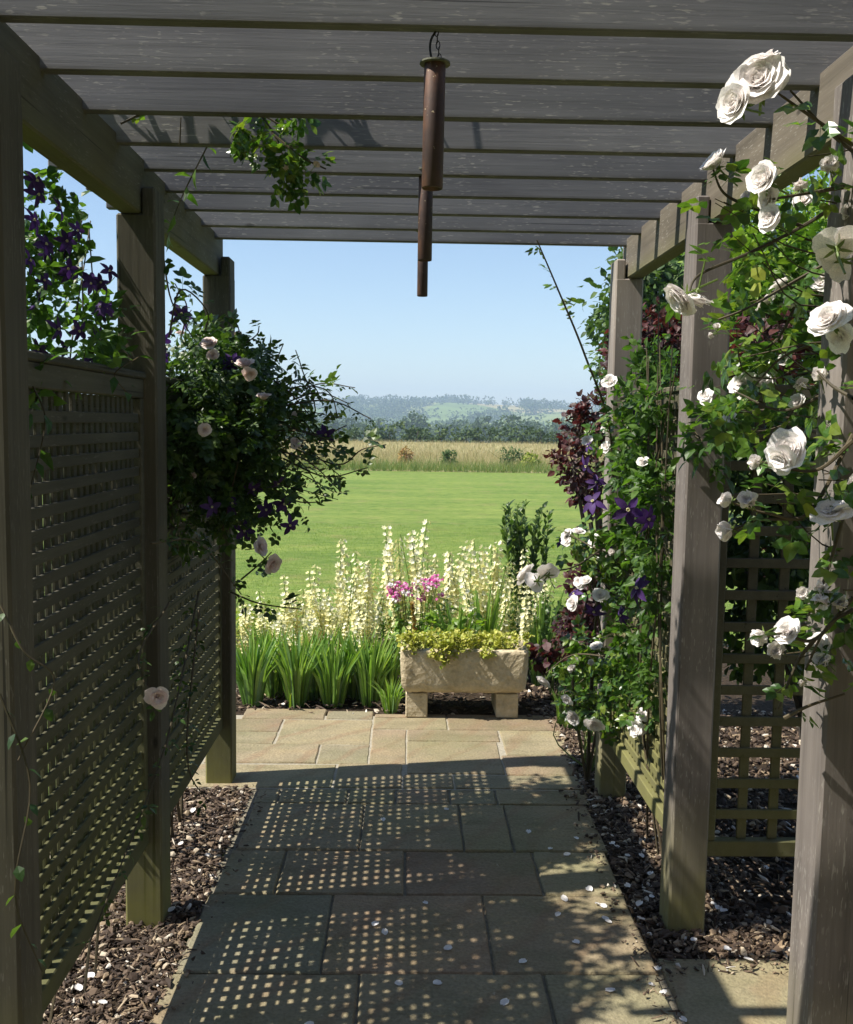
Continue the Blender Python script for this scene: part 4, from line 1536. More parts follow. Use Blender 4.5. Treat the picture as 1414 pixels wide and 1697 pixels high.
shrub('garden_tree', 'bright sunlit yellow-green conifer filling the gap right of the middle post', 'tree', (2.6, 5.9, -0.03), [
    (A3(1260, 430, 5.6), (0.32, 0.35, 0.3), 3200), (A3(1330, 400, 5.7), (0.4, 0.4, 0.36), 3200), (A3(1300, 500, 5.6), (0.42, 0.35, 0.3), 3200), (A3(1240, 520, 5.6), (0.25, 0.3, 0.3), 1800), (A3(1360, 520, 5.7), (0.4, 0.4, 0.5), 2600), (A3(1300, 620, 5.8), (0.5, 0.4, 0.4), 2400), (A3(1400, 420, 6.0), (0.5, 0.4, 0.6), 2400)], L_BRIGHT, NARROW, 0.055, 60, 0.05, 0.006)
shrub('evergreen_shrub', 'dark evergreen shrub in shade behind the open lattice panel', 'bush', (1.75, 3.9, -0.02), [
    (A3(1265, 760, 3.5), (0.22, 0.22, 0.22), 800), (A3(1350, 760, 3.6), (0.26, 0.22, 0.25), 800), (A3(1300, 900, 3.5), (0.28, 0.22, 0.25), 800), (A3(1240, 950, 3.6), (0.2, 0.2, 0.22), 500), (A3(1300, 1050, 3.6), (0.26, 0.22, 0.2), 500)], L_DARK, LEAF, 0.05, 50)


# ------------------------------------------------------------------ climbing plants
# 1. clematis over the left trellis
t_ = empty('clematis', (-0.95, 2.4, -0.02), 'dark purple-flowered clematis wall of backlit leaves above the nearest left trellis', 'climbing plant')
blobs = []
for k in range(26):
    y = 1.95 + 0.95 * rng.random()
    z = 1.68 + 0.50 * rng.random()
    blobs.append(((-0.92 - 0.26 * rng.random(), y, z), (0.10, 0.13, 0.12), 105))
V, T = mass(ROUND, blobs, 0.029, up=0.5)
V2, T2 = mass(TRIF, [((-0.93, 2.45, 1.75), (0.14, 0.55, 0.28), 260), ((-1.0, 2.5, 1.35), (0.06, 0.5, 0.28), 260), ((-0.99, 2.2, 0.95), (0.06, 0.12, 0.4), 110), ((-0.99, 2.75, 0.85), (0.06, 0.14, 0.35), 110), ((-1.0, 2.1, 0.5), (0.05, 0.15, 0.25), 60)], 0.085, up=0.4)
V, T = merge([(V, T), (V2, T2)])
part('foliage', V, T, L_CLEM, t_)
mb = MB()
for k in range(3):
    y = 1.95 + 0.9 * rng.random()
    mb.tube(spline([(-0.86, 2.2 + 0.5 * rng.random(), -0.02), (-0.85, y, 0.8), (-0.88, y + 0.1 * rng.normal(), 1.5), (-0.92, y + 0.15 * rng.normal(), 2.0 + 0.15 * rng.random())], 5), 0.004, 0.002, 5, False)
# hanging shoots on the path side
shoots = [[A3(210, 650, 2.55), A3(190, 620, 2.5), A3(232, 590, 2.4)], [A3(55, 640, 2.0), A3(75, 700, 2.0), A3(48, 820, 2.0)], [A3(350, 230, 2.65), A3(300, 330, 2.9), A3(275, 400, 3.1)], [A3(298, 240, 2.55), A3(300, 195, 2.5)], [A3(0, 1000, 1.68), A3(40, 1080, 1.66), A3(90, 1130, 1.68), A3(30, 1260, 1.66)], [A3(0, 1150, 1.66), A3(50, 1300, 1.66), A3(25, 1480, 1.64), A3(70, 1610, 1.7)]]
for s_ in shoots:
    mb.tube(spline(s_, 6), 0.0022, 0.0012, 4, False)
mb.part('stem', STEM_B, t_)
V, T = merge([along(NARROW, spline(s_, 6), 0.05, 0.05, 0.3) for s_ in shoots[:3]])
part('shoot_leaves', V, T, L_CLEM, t_)
V, T = merge([along(LEAF, spline(s_, 6), 0.055, 0.028, 0.4) for s_ in shoots[4:]])
part('dark_leaves', V, T, L_DARK, t_)
items = []
for px, py, Y in [(62, 322, 2.3), (98, 345, 2.4), (48, 432, 2.2), (115, 455, 2.5), (150, 462, 2.6), (75, 405, 2.3), (130, 548, 2.5), (165, 560, 2.65), (150, 592, 2.5), (55, 365, 2.2), (185, 600, 2.7), (62, 500, 2.2), (95, 545, 2.3), (110, 400, 2.45), (170, 500, 2.7), (60, 300, 2.3)]:
    items.append((at(px, py, Y), 0.062, (0.7, -0.3, 0.1)))
for k in range(16):
    items.append((at(48 + 140 * rng.random(), 370 + 230 * rng.random(), 2.25 + 0.4 * rng.random()), 0.052, (0.5, -0.5, 0.0)))
clems(t_, items)

# 2. rose and clematis mass on the far left trellis, leaning over the path
t_ = empty('climbing_rose', (-0.86, 3.6, -0.02), 'dark overhanging climbing rose with pale pink blooms on the far left trellis', 'climbing plant')
blobs = []
for px, py, Y, r, n in [(330, 640, 3.3, 0.14, 250), (300, 700, 3.2, 0.14, 260), (380, 680, 3.5, 0.17, 300), (340, 760, 3.3, 0.15, 300), (400, 750, 3.4, 0.16, 300), (300, 800, 3.2, 0.13, 220), (440, 720, 3.5, 0.15, 280),
                        (470, 780, 3.4, 0.14, 240), (430, 810, 3.4, 0.12, 220), (380, 830, 3.3, 0.12, 200), (490, 700, 3.7, 0.13, 200), (450, 650, 3.7, 0.12, 170), (310, 600, 3.4, 0.12, 150), (380, 620, 3.6, 0.13, 170), (455, 850, 3.3, 0.06, 45), (300, 860, 3.3, 0.12, 110), (350, 560, 3.8, 0.08, 50), (420, 600, 3.7, 0.09, 70)]:
    k_ = 1.0 if px < 425 else (1.35 if px < 465 else 1.7)
    blobs.append((A3(px, py, Y), (r * k_, r * 1.5, r * k_), int(n / k_ ** 3.4 * (0.6 if py >= 790 else 1))))
V, T = mass(SPRAY, [(c, r, int(n * 0.8)) for c, r, n in blobs], 0.066, up=0.8)
V2, T2 = mass(NARROW, [(c, r, int(n * 1.6)) for c, r, n in blobs], 0.036, up=0.6)
V3, T3 = mass(TRIF, [((-0.96, 3.5, 1.0), (0.06, 0.45, 0.45), 260), ((-0.96, 3.2, 0.6), (0.05, 0.2, 0.3), 90), ((-0.98, 3.5, 1.55), (0.14, 0.5, 0.25), 260)], 0.085)
canes = [
    [A3(430, 700, 3.6), A3(520, 690, 3.6), A3(500, 610, 3.6), A3(490, 580, 3.6)], [A3(480, 740, 3.6), A3(560, 770, 3.5), A3(600, 745, 3.4), A3(640, 737, 3.3)], [A3(470, 760, 3.5), A3(540, 790, 3.4), A3(610, 775, 3.3)],
    [A3(420, 640, 3.7), A3(400, 560, 3.7), A3(392, 535, 3.7)], [A3(430, 660, 3.7), A3(500, 640, 3.6), A3(545, 650, 3.5), A3(560, 690, 3.5)], [A3(440, 800, 3.4), A3(490, 830, 3.3), A3(535, 832, 3.3)],
    [A3(400, 800, 3.3), A3(395, 850, 3.2), A3(408, 890, 3.2)], [A3(280, 560, 3.0), A3(300, 480, 3.0), A3(345, 520, 3.3), A3(330, 570, 3.4)], [A3(270, 420, 3.0), A3(285, 500, 3.05), A3(320, 560, 3.2)],
    [A3(365, 900, 3.3), A3(380, 830, 3.2), A3(395, 765, 3.1)], [A3(400, 960, 3.3), A3(430, 935, 3.2), A3(450, 915, 3.15)], [A3(380, 980, 3.2), A3(430, 1000, 3.1), A3(500, 1010, 3.0)], [A3(420, 640, 3.6), A3(455, 600, 3.6), A3(470, 570, 3.6)], [A3(350, 600, 3.6), A3(420, 560, 3.6), A3(430, 540, 3.6)],
    [A3(450, 660, 3.6), A3(490, 630, 3.55), A3(520, 640, 3.5), A3(535, 670, 3.5)], [A3(460, 700, 3.6), A3(530, 720, 3.5), A3(575, 705, 3.5)], [A3(440, 620, 3.6), A3(480, 650, 3.5), A3(515, 690, 3.5)], [A3(300, 560, 3.3), A3(310, 510, 3.3), A3(290, 470, 3.2)],
    [A3(330, 980, 3.0), A3(300, 1130, 2.7), A3(260, 1280, 2.5), A3(150, 1560, 2.15)], [A3(280, 1000, 2.8), A3(230, 1090, 2.6), A3(262, 1170, 2.5)], [A3(330, 1010, 3.1), A3(310, 1250, 2.9), A3(345, 1330, 2.9)], [A3(250, 900, 2.7), A3(330, 900, 3.0), A3(400, 985, 3.2)],
]
for k in range(16):
    a = rng.uniform(-1.0, 0.75)
    L_ = rng.uniform(110, 190)
    p0 = (425 + 40 * rng.normal(), 715 + 45 * rng.normal())
    q1 = (p0[0] + L_ * 0.55 * math.cos(a), p0[1] + L_ * 0.55 * math.sin(a) - 14)
    q2 = (p0[0] + L_ * math.cos(a), p0[1] + L_ * math.sin(a) + 12)
    Y = 3.3 + 0.5 * rng.random()
    canes.append([A3(p0[0], p0[1], Y + 0.1), A3(q1[0], q1[1], Y), A3(q2[0], q2[1], Y - 0.05)])
cl = [along(SPRAY if i < 17 else TRIF, spline(s_, 6), 0.05 if i < 17 else 0.032, 0.066 if i < 17 else 0.05, 0.15) for i, s_ in enumerate(canes)]
V, T = merge([(V, T), (V2, T2), (V3, T3)] + cl)
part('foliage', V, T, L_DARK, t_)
mb = MB()
for s_ in canes:
    mb.tube(spline(s_, 6), 0.0035, 0.0018, 5, False)
for k in range(7):
    y = 3.0 + 1.0 * rng.random()
    mb.tube(spline([(-0.87, 3.3 + 0.4 * rng.random(), -0.02), (-0.86, y, 0.7), (-0.84, y, 1.4), A3(330 + 120 * rng.random(), 650 + 130 * rng.random(), 3.4)], 6), 0.007, 0.003, 6, False)
for c, r, n in blobs:
    twigs(mb, np.array((-0.84, c[1], min(1.6, c[2]))), ell(c, r, 4)[0], 0.003)
mb.part('stem', STEM_B, t_)
its = []
for px, py, Y, d_, ax, v in [(345, 566, 3.15, 0.075, (-0.1, -0.5, 0.8), 0), (352, 588, 3.12, 0.052, (0.2, -0.8, 0.2), 1), (406, 600, 3.2, 0.08, (0.1, -0.3, 0.9), 1), (415, 620, 3.18, 0.058, (0.3, -0.6, -0.2), 2), (437, 655, 3.2, 0.065, (0.2, -0.2, 0.9), 1), (395, 553, 3.7, 0.052, (0, -0.5, 0.8), 3),
                             (340, 712, 2.98, 0.055, (0.5, -0.8, 0.1), 0), (488, 690, 3.5, 0.048, (0.6, -0.6, 0.1), 1), (490, 733, 3.4, 0.05, (0.4, -0.7, 0.3), 2), (436, 905, 3.15, 0.078, (0.5, -0.3, 0.3), 2), (455, 938, 3.1, 0.085, (0.6, -0.4, -0.4), 2), (320, 788, 3.1, 0.04, (0.3, -0.7, -0.4), 3), (262, 1155, 2.45, 0.07, (0.4, -0.7, 0), 2), (330, 560, 3.5, 0.05, (0, -0.5, 0.8), 1), (300, 550, 3.4, 0.045, (0, -0.4, 0.9), 2)]:
    its.append((at(px, py, Y), d_, ax, v))
blooms(t_, its, 'p')
items = []
for px, py, Y in [(270, 560, 3.1), (300, 520, 3.1), (312, 532, 3.15), (268, 590, 3.1), (470, 835, 3.25), (440, 845, 3.25), (405, 880, 3.2), (385, 835, 3.2), (480, 870, 3.2), (420, 810, 3.25), (372, 605, 3.4), (385, 600, 3.4), (540, 720, 3.45), (460, 800, 3.25), (350, 840, 3.1)]:
    items.append((at(px, py, Y), 0.075, (0.5, -0.6, -0.1)))
clems(t_, items)

# 3. rose shoot hanging between the rafters
t_ = empty('rose_shoot', A3(400, 190, 2.5), 'glossy green rose shoot hanging down between the rafters on the left', 'climbing plant')
canes = [[A3(395, 150, 2.56), A3(450, 215, 2.54), A3(480, 290, 2.54)], [A3(450, 220, 2.54), A3(500, 260, 2.52), A3(540, 280, 2.5)], [A3(200, 205, 2.56), A3(290, 165, 2.56), A3(395, 150, 2.56)], [A3(405, 170, 2.55), A3(460, 205, 2.54), A3(478, 215, 2.54)]]
V, T = merge([mass(SPRAY, [(A3(432, 225, 2.54), (0.05, 0.05, 0.055), 34), (A3(470, 250, 2.54), (0.045, 0.04, 0.04), 24), (A3(488, 290, 2.53), (0.055, 0.04, 0.05), 34), (A3(400, 205, 2.55), (0.03, 0.03, 0.03), 8), (A3(475, 205, 2.53), (0.025, 0.03, 0.025), 7)], 0.06, up=0.4), along(SPRAY, spline(canes[1], 6), 0.03, 0.055), along(SPRAY, spline(canes[2], 6), 0.06, 0.06)])
part('foliage', V, T, L_ROSE, t_)
mb = MB()
for s_ in canes:
    mb.tube(spline(s_, 6), 0.003, 0.002, 5, False)
mb.part('stem', STEM_B, t_)
blooms(t_, [(at(525, 272, 2.5), 0.03, (0.6, -0.4, 0.5), 4), (at(474, 278, 2.5), 0.028, (0.2, -0.8, 0.2), 4)], 'p')

# leaves growing over the pergola roof on the left, which streak the rafters with shadow
t_ = empty('rooftop_vine', (-0.8, 2.6, 2.3), 'sparse vine growing over the rafters at the upper left', 'climbing plant')
V, T = mass(LEAF, [((-0.80, 2.60, 2.46), (0.30, 0.10, 0.07), 90), ((-0.45, 2.62, 2.50), (0.25, 0.08, 0.05), 60), ((-1.05, 2.5, 2.35), (0.10, 0.3, 0.10), 60)], 0.045)
part('foliage', V, T, L_CLEM, t_)
mb = MB()
for k in range(16):
    x = -1.05 + 0.9 * rng.random()
    mb.tube(spline([(x - 0.3, 2.55 + rng.normal() * .05, 2.3 + 0.1 * rng.random()), (x, 2.6 + rng.normal() * .04, 2.46 + 0.05 * rng.random()), (x + 0.25, 2.62 + rng.normal() * .05, 2.48 + 0.06 * rng.random())], 5), 0.004, 0.002, 4, False)
mb.part('stem', STEM_B, t_)

# 4. clematis on the right trellis
t_ = empty('clematis', (0.93, 3.4, -0.02), 'violet star-flowered clematis climbing the trellis between the two far right posts', 'climbing plant')
blobs = []
for px, py, Y, r, n in [(1080, 590, 3.6, 0.10, 60), (1060, 650, 3.6, 0.11, 80), (1095, 660, 3.3, 0.11, 90), (1050, 720, 3.6, 0.12, 90), (1090, 740, 3.3, 0.12, 110), (1050, 800, 3.5, 0.11, 90), (1090, 820, 3.2, 0.11, 100), (1055, 880, 3.5, 0.11, 90), (1090, 900, 3.2, 0.10, 90),
                        (1060, 960, 3.5, 0.10, 80), (1095, 980, 3.2, 0.09, 70), (1050, 1040, 3.6, 0.10, 80), (1085, 1060, 3.3, 0.09, 70), (1060, 1120, 3.5, 0.09, 70), (1090, 1130, 3.25, 0.07, 50), (1170, 730, 2.8, 0.08, 40), (1200, 700, 2.75, 0.07, 34)]:
    c = A3(px, py, Y)
    blobs.append((c, (r * 0.75, r * 1.5, r), n))
V, T = mass(TRIF, [(c, r, int(n * 0.75)) for c, r, n in blobs], 0.080, up=0.6)
V2, T2 = mass(LEAF, [(c, r, int(n * 0.7)) for c, r, n in blobs], 0.040)
V, T = merge([(V, T), (V2, T2)])
part('foliage', V, T, L_CLEM, t_)
mb = MB()
for k in range(6):
    y = 3.0 + 0.85 * rng.random()
    mb.tube(spline([(0.93, 3.2 + 0.4 * rng.random(), -0.02), (0.84, y, 0.6), (0.83, y + 0.1 * rng.normal(), 1.2), (0.83, y + 0.15 * rng.normal(), 1.75 + 0.2 * rng.random())], 5), 0.005, 0.002, 5, False)
for c, r, n in blobs:
    twigs(mb, np.array((0.85, c[1], c[2])), ell(c, r, 5)[0], 0.002)
mb.part('stem', STEM_B, t_)
items = []
for px, py, Y, d_, ax in [(1040, 845, 3.0, 0.11, (-0.5, -0.8, 0.3)), (1073, 860, 3.0, 0.095, (0.2, -0.9, -0.2)), (973, 772, 3.8, 0.10, (-0.5, -0.6, -0.5)), (988, 800, 3.8, 0.085, (-0.6, -0.5, 0.3)), (983, 832, 3.75, 0.11, (-0.6, -0.7, 0)), (1002, 900, 3.7, 0.075, (-0.3, -0.7, -0.5)), (1055, 676, 3.4, 0.06, (-0.4, -0.7, 0.4)), (1058, 975, 3.1, 0.105, (-0.2, -0.6, -0.5)), (985, 1012, 3.75, 0.10, (-0.5, -0.6, -0.4)), (952, 985, 3.8, 0.08, (-0.5, -0.5, 0.5)), (930, 900, 3.9, 0.05, (-0.3, -0.6, 0.5)), (1030, 1020, 3.4, 0.07, (-0.4, -0.6, 0.2)), (975, 740, 3.8, 0.05, (-0.6, -0.5, 0))]:
    items.append((at(px, py, Y), d_, ax))
clems(t_, items)

# 5. white rose low on the far right post
t_ = empty('climbing_rose', (0.80, 4.1, -0.02), 'white rose with small leaves around the far right post and its thin arching cane', 'climbing plant')
blobs = []
for px, py, Y, r, n in [(1000, 1085, 3.85, 0.09, 60), (1040, 1090, 3.7, 0.10, 70), (970, 1100, 3.9, 0.07, 36), (1020, 1130, 3.8, 0.08, 50), (960, 900, 3.95, 0.07, 30), (1000, 910, 3.8, 0.07, 40), (1030, 920, 3.7, 0.07, 40), (960, 1170, 3.95, 0.07, 36), (1000, 1180, 3.9, 0.08, 46), (1060, 1160, 3.5, 0.08, 46), (1075, 1190, 3.35, 0.06, 26), (1000, 970, 3.8, 0.07, 30), (1010, 720, 3.85, 0.07, 24)]:
    blobs.append((A3(px, py, Y), (r * 1.2, r * 1.2, r), n))
cane1 = spline([A3(1015, 900, 3.95), A3(1012, 720, 3.7), A3(970, 590, 3.45), A3(925, 480, 3.3), A3(890, 398, 3.2)], 8)
canes = [cane1, spline([A3(1010, 900, 3.8), A3(950, 940, 3.2), A3(885, 945, 2.9)], 6), spline([A3(1040, 930, 3.6), A3(980, 905, 3.7), A3(935, 880, 3.8)], 6), spline([A3(1020, 1090, 3.7), A3(950, 1085, 3.8), A3(905, 1115, 3.9)], 6)]
V, T = merge([mass(SPRAY, blobs, 0.075, up=0.7), along(SPRAY, canes[0], 0.05, 0.062, 0.0, start=0.3), along(SPRAY, canes[2], 0.05, 0.06), along(SPRAY, canes[3], 0.06, 0.06)])
part('foliage', V, T, L_ROSE, t_)
mb = MB()
mb.tube(cane1, 0.006, 0.0022, 6, False)
for s_ in canes[1:]:
    mb.tube(s_, 0.004, 0.002, 5, False)
for q in cane1[::2]:
    mb.tube([q, q + norm(rng.normal(size=3)) * 0.008], 0.0016, 0.0003, 4, False)
for c, r, n in blobs:
    twigs(mb, np.array((0.84, c[1] + 0.05, c[2] - 0.05)), ell(c, r, 4)[0], 0.003)
for k in range(4):
    mb.tube(spline([(0.80, 4.1, -0.02), (0.80 + 0.05 * rng.normal(), 4.0, 0.5), (0.8 + 0.03 * rng.normal(), 3.9, 0.95)], 5), 0.007, 0.004, 6, False)
mb.part('stem', STEM_B, t_)
its = []
for px, py, Y, d_, ax, v in [(1010, 632, 3.7, 0.085, (-0.5, -0.5, 0.4), 1), (868, 948, 2.92, 0.085, (-0.5, 0.6, 0.5), 2), (905, 946, 2.90, 0.08, (0.1, 0.9, 0.3), 2), (884, 966, 2.88, 0.075, (-0.2, 0.6, -0.6), 2), (938, 885, 3.8, 0.065, (-0.6, -0.3, 0.6), 1), (958, 878, 3.8, 0.06, (0.1, -0.3, 0.9), 2), (970, 962, 3.7, 0.068, (-0.3, -0.3, 0.8), 1), (995, 985, 3.65, 0.07, (0, -0.7, 0.6), 2), (947, 1000, 3.75, 0.07, (-0.7, -0.3, 0.2), 2), (988, 1070, 3.7, 0.06, (-0.3, -0.4, 0.8), 1), (955, 1095, 3.8, 0.04, (-0.3, -0.6, 0.5), 3), (980, 1098, 3.7, 0.04, (0, -0.6, 0.5), 3),
                             (900, 1132, 3.85, 0.085, (-0.4, -0.2, -0.8), 2), (938, 1160, 3.85, 0.06, (-0.3, -0.5, -0.5), 2), (950, 1190, 3.8, 0.085, (-0.3, -0.6, -0.5), 1), (985, 1203, 3.75, 0.085, (-0.1, -0.5, -0.8), 2), (1055, 1208, 3.35, 0.085, (-0.2, -0.6, -0.6), 2), (1065, 765, 3.2, 0.06, (-0.2, -0.5, 0.7), 1), (1030, 860, 3.6, 0.05, (-0.3, -0.7, 0.2), 3)]:
    its.append((at(px, py, Y), d_, ax, v))
for k in range(14):
    c, r, n = blobs[rng.integers(0, len(blobs))]
    its.append((np.array(c) + np.array([-r[0] * 0.8, -r[0] * 0.7, 0]) + rng.normal(size=3) * r[0] * 0.4, 0.04 + 0.025 * rng.random(), (-0.4, -0.6, 0.3), int(rng.choice([1, 2, 2, 3]))))
blooms(t_, its, 'w')

# 6. the big white rose on the near right side
t_ = empty('climbing_rose', (1.02, 2.02, -0.02), 'big white climbing rose with glossy leaves between the middle and near right posts', 'climbing plant')
canes = [
    [A3(1413, 240, 1.82), A3(1340, 190, 1.76), A3(1290, 155, 1.74)], [A3(1413, 250, 1.85), A3(1370, 215, 1.78), A3(1310, 150, 1.75)],
    [A3(1400, 330, 1.9), A3(1330, 375, 1.95), A3(1240, 420, 1.9), A3(1160, 455, 1.85), A3(1140, 490, 1.78)], [A3(1330, 375, 1.95), A3(1250, 345, 1.95), A3(1200, 320, 1.92), A3(1180, 275, 1.9)],
    [A3(1400, 310, 1.8), A3(1340, 320, 1.82), A3(1280, 330, 1.8)], [A3(1400, 420, 2.1), A3(1310, 470, 2.1), A3(1240, 510, 2.0), A3(1190, 530, 2.0)], [A3(1390, 640, 2.0), A3(1300, 680, 2.1), A3(1220, 650, 2.2)],
    [A3(1414, 660, 1.75), A3(1380, 640, 1.8), A3(1355, 615, 1.85)], [A3(1414, 730, 1.75), A3(1350, 780, 1.78), A3(1260, 765, 1.78)], [A3(1414, 720, 1.8), A3(1340, 850, 1.78), A3(1270, 850, 1.76), A3(1210, 832, 1.75)], [A3(1330, 860, 1.78), A3(1260, 862, 1.76), A3(1210, 880, 1.75)],
    [A3(1414, 990, 1.75), A3(1350, 1060, 1.78), A3(1300, 1050, 1.8), A3(1262, 1056, 1.8)], [A3(1350, 1060, 1.78), A3(1320, 1100, 1.8), A3(1290, 1175, 1.8)], [A3(1414, 1010, 1.75), A3(1370, 1040, 1.75), A3(1335, 1110, 1.78)], [A3(1414, 800, 1.78), A3(1370, 950, 1.78), A3(1340, 1020, 1.8)],
    [A3(1380, 560, 2.2), A3(1300, 590, 2.2), A3(1250, 640, 2.2)], [A3(1300, 1190, 1.82), A3(1340, 1170, 1.8), A3(1400, 1150, 1.8)], [A3(1330, 480, 2.3), A3(1290, 560, 2.3), A3(1230, 600, 2.3)],
]
canes = [spline(s_, 7) for s_ in canes]
bl2 = []
for px, py, Y, r, n in [(1195, 325, 1.92, 0.035, 7), (1230, 420, 1.95, 0.06, 14), (1280, 440, 2.3, 0.10, 26), (1340, 480, 2.3, 0.10, 30), (1260, 540, 2.3, 0.08, 26), (1210, 560, 2.2, 0.06, 14), (1320, 560, 2.3, 0.11, 34), (1270, 640, 2.3, 0.08, 26), (1330, 640, 2.3, 0.10, 34), (1290, 690, 2.3, 0.10, 34), (1360, 700, 2.0, 0.08, 22),
                        (1390, 760, 1.85, 0.06, 14), (1265, 830, 1.8, 0.045, 10), (1370, 800, 1.8, 0.05, 10), (1400, 350, 1.9, 0.06, 12), (1345, 310, 1.85, 0.05, 10), (1380, 950, 1.85, 0.05, 12), (1340, 1000, 1.85, 0.05, 14), (1370, 1060, 1.85, 0.05, 12), (1320, 1090, 1.82, 0.03, 6), (1380, 460, 2.2, 0.08, 16), (1220, 660, 2.5, 0.07, 22), (1180, 640, 2.6, 0.06, 14)]:
    bl2.append((A3(px, py, Y), (r, r * 1.4, r), n))
V, T = merge([mass(SPRAY, [(c, r, max(4, int(n * 0.62))) for c, r, n in bl2], 0.078, up=0.7, jit=1.0)] + [along(SPRAY, s_, 0.085, 0.072, 0.15, start=0.15) for s_ in canes])
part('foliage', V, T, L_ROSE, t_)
mb = MB()
for s_ in canes:
    mb.tube(s_, 0.0042, 0.002, 6, False)
for c, r, n in bl2:
    twigs(mb, np.array((1.05, c[1] + 0.1, c[2] - 0.05)), ell(c, r, 3)[0], 0.003)
for k in range(5):
    mb.tube(spline([(1.02, 2.02, -0.02), (1.0 + 0.02 * rng.normal(), 2.0 + .02 * rng.normal(), 0.7), (1.0 + 0.02 * rng.normal(), 2.0, 1.4), (0.98, 2.0 + .04 * rng.normal(), 2.0)], 6), 0.009, 0.005, 6, False)
mb.part('stem', STEM_B, t_)
yl = [A3(1330, 838, 1.77), A3(1245, 445, 2.0), A3(1250, 470, 2.0)]
for q in yl:
    V, T = cloud(ROUND, np.array([q]), rand_dirs(1) + np.array([0.6, 0, -0.5]), rand_dirs(1) + np.array([0, -0.6, 0.4]), [0.038])
    part('yellow_leaf', V, T, L_LIME, t_)
its = []
for px, py, Y, d_, ax, v in [
        (1255, 128, 1.72, 0.118, (-0.35, -0.8, 0.3), 0), (1214, 170, 1.71, 0.088, (-0.7, -0.6, 0.0), 1), (1268, 90, 1.73, 0.065, (-0.2, -0.2, 0.9), 2), (1180, 265, 1.88, 0.072, (-0.6, 0.1, 0.7), 1), (1262, 295, 1.8, 0.085, (-0.9, -0.2, 0.3), 1), (1268, 330, 1.82, 0.06, (-0.9, -0.1, -0.1), 2), (1275, 360, 1.8, 0.065, (-0.7, -0.5, 0.1), 1),
        (1122, 500, 1.76, 0.085, (-0.6, 0.2, -0.7), 0), (1152, 502, 1.76, 0.075, (0.2, 0.1, -0.9), 2), (1385, 400, 1.72, 0.09, (0.2, 0.8, 0.4), 2), (1385, 435, 1.75, 0.07, (0.0, 0.7, -0.2), 2), (1370, 525, 1.72, 0.085, (-0.7, -0.4, 0.3), 0), (1388, 560, 1.74, 0.06, (-0.5, -0.3, -0.5), 2), (1290, 468, 2.3, 0.06, (-0.2, 0.4, 0.7), 2), (1268, 496, 2.3, 0.06, (-0.3, 0.4, 0.5), 2),
        (1230, 632, 2.3, 0.075, (-0.5, -0.5, 0.6), 0), (1260, 628, 2.3, 0.06, (0.2, -0.6, 0.7), 0), (1303, 745, 1.75, 0.098, (-0.5, -0.7, 0.3), 1), (1290, 765, 1.75, 0.07, (-0.6, -0.4, -0.5), 2), (1250, 765, 1.76, 0.04, (-0.95, -0.1, 0.1), 3), (1202, 828, 1.75, 0.042, (-0.95, -0.1, 0.2), 3), (1200, 880, 1.75, 0.06, (-0.85, -0.3, -0.3), 3),
        (1376, 842, 1.74, 0.075, (-0.2, -0.4, 0.6), 2), (1390, 855, 1.74, 0.06, (0.4, -0.4, -0.6), 2), (1303, 1045, 1.8, 0.068, (-0.6, -0.5, 0.4), 1), (1258, 1056, 1.8, 0.056, (-0.7, -0.3, -0.5), 3), (1360, 997, 1.75, 0.055, (-0.2, -0.5, -0.6), 3), (1392, 998, 1.75, 0.045, (-0.4, -0.5, 0.3), 3), (1320, 664, 2.2, 0.045, (-0.4, -0.5, 0.3), 1), (1358, 620, 1.86, 0.045, (-0.2, -0.3, 0.9), 3), (1300, 596, 2.3, 0.045, (-0.4, -0.5, 0.6), 1), (1330, 1130, 1.8, 0.026, (-0.6, -0.5, 0.2), 4), (1188, 540, 2.0, 0.022, (0, -0.3, 0.9), 4), (1178, 556, 2.0, 0.02, (-0.4, -0.4, -0.6), 4), (1330, 330, 1.84, 0.04, (-0.4, -0.5, 0.6), 2), (1368, 955, 1.76, 0.02, (-0.4, -0.5, 0.8), 4), (1210, 690, 2.5, 0.04, (-0.4, -0.5, 0.6), 1)]:
    its.append((at(px, py, Y), d_, ax, v))
for k in range(20):
    c, r, n = bl2[rng.integers(2, len(bl2))]
    its.append((np.array(c) + np.array([-r[0] * 0.7, -r[0] * 0.9, 0]) + rng.normal(size=3) * r[0] * 0.5, 0.036 + 0.024 * rng.random(), (-0.4, -0.7, 0.3), int(rng.choice([1, 2, 3, 3, 4]))))
blooms(t_, its, 'w')

# ------------------------------------------------------------------ fallen petals
def petal_mesh(seed):
    g = np.random.default_rng(seed)
    V = []
    for b in range(4):
        v = b / 3
        wv = 0.5 * math.sin(math.pi * (0.15 + 0.75 * v))
        for u in (-1, -0.4, 0.4, 1):
            V.append((u * wv, v - 0.5, 0.16 * u * u + 0.12 * v * v + 0.03 * g.normal()))
    T = [(b * 4 + c, b * 4 + c + 1, b * 4 + c + 5, b * 4 + c + 4) for b in range(3) for c in range(3)]
    return mesh('petal', V, T, P_WHITE, True)


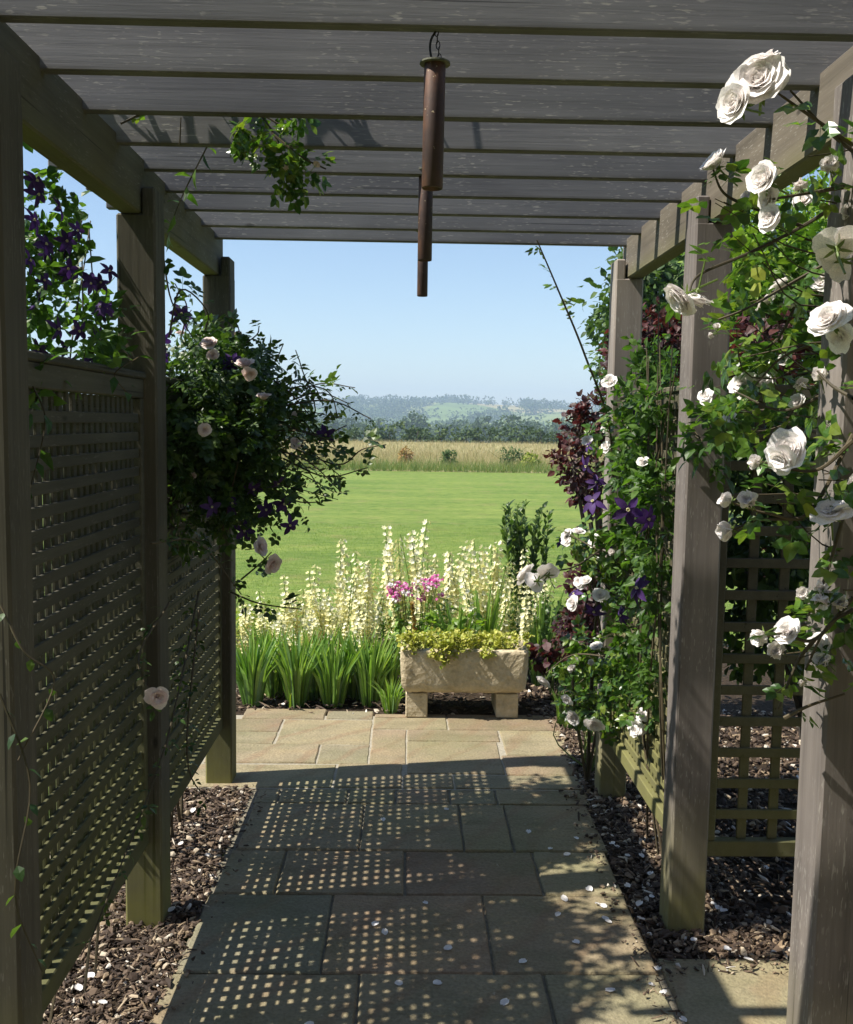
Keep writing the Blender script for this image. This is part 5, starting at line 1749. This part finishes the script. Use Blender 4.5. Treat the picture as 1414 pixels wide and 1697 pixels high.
PETALS = [petal_mesh(s) for s in range(4)]
spots_path = [(743, 1570), (705, 1495), (622, 1530), (638, 1543), (661, 1628), (725, 1628), (837, 1660), (867, 1592), (513, 1697), (935, 1488), (925, 1514), (991, 1497), (955, 1560), (977, 1472), (940, 1415), (876, 1377), (912, 1405), (955, 1388), (635, 1357), (1012, 1640), (1100, 1643), (740, 1340), (1080, 1630)]
spots_lit = [(1003, 1521), (1008, 1526), (1132, 1688), (1090, 1604), (1000, 1500)]
spots_gr = [(1015, 1400), (1022, 1405), (1040, 1420), (1063, 1420), (1078, 1450), (1080, 1488), (1060, 1500), (1040, 1470), (1062, 1525), (1190, 1507), (1200, 1512), (1182, 1500), (1240, 1593), (1205, 1575), (1150, 1560), (150, 1620), (130, 1640), (170, 1665), (320, 1345), (300, 1400), (345, 1420), (285, 1510), (1240, 1480), (1270, 1440)]
for spots, lab, grp in ((spots_path, 'small white rose petal fallen on the shaded paving of the path', 'petals on the shaded path'), (spots_lit, 'white rose petal fallen on a sunlit slab along the right edge of the path', 'petals on sunlit slabs'), (spots_gr, 'white rose petal fallen on the pebbles and bark beside the path', 'petals on the gravel beds')):
    for k, (px, py) in enumerate(spots):
        d = FW + RT * (px - 707) / F + UP * (848.5 - py) / F
        q = CAM + d * (-(1.55 - 0.006) / d[2])
        o_ = obj('fallen_petal', PETALS[k % 4])
        s_ = 0.017 + 0.008 * rng.random()
        o_.location = (q[0], q[1], 0.002 if 'paving' in lab or 'slab' in lab else 0.010)
        o_.scale = (s_, s_ * 1.1, s_)
        o_.rotation_euler = (rng.normal() * 0.15, rng.normal() * 0.15, rng.random() * 6.28)
        tag(o_, lab, 'petal', grp)

# ------------------------------------------------------------------ haze
mt = D.materials.new('haze_air')
mt.use_nodes = True
t = mt.node_tree
t.nodes.remove(t.nodes['Principled BSDF'])
pv = t.nodes.new('ShaderNodeVolumePrincipled')
pv.inputs['Color'].default_value = (0.62, 0.80, 1.0, 1)
pv.inputs['Density'].default_value = 0.00062
t.links.new(pv.outputs[0], t.nodes['Material Output'].inputs['Volume'])
mb = MB()
mb.box(-1320, 1320, -16, 2360, -45, 85)
hz = mb.struct('haze', mt, kind='stuff')
hz['label'] = 'thin blue summer haze between the garden and the hills'
hz['category'] = 'haze'
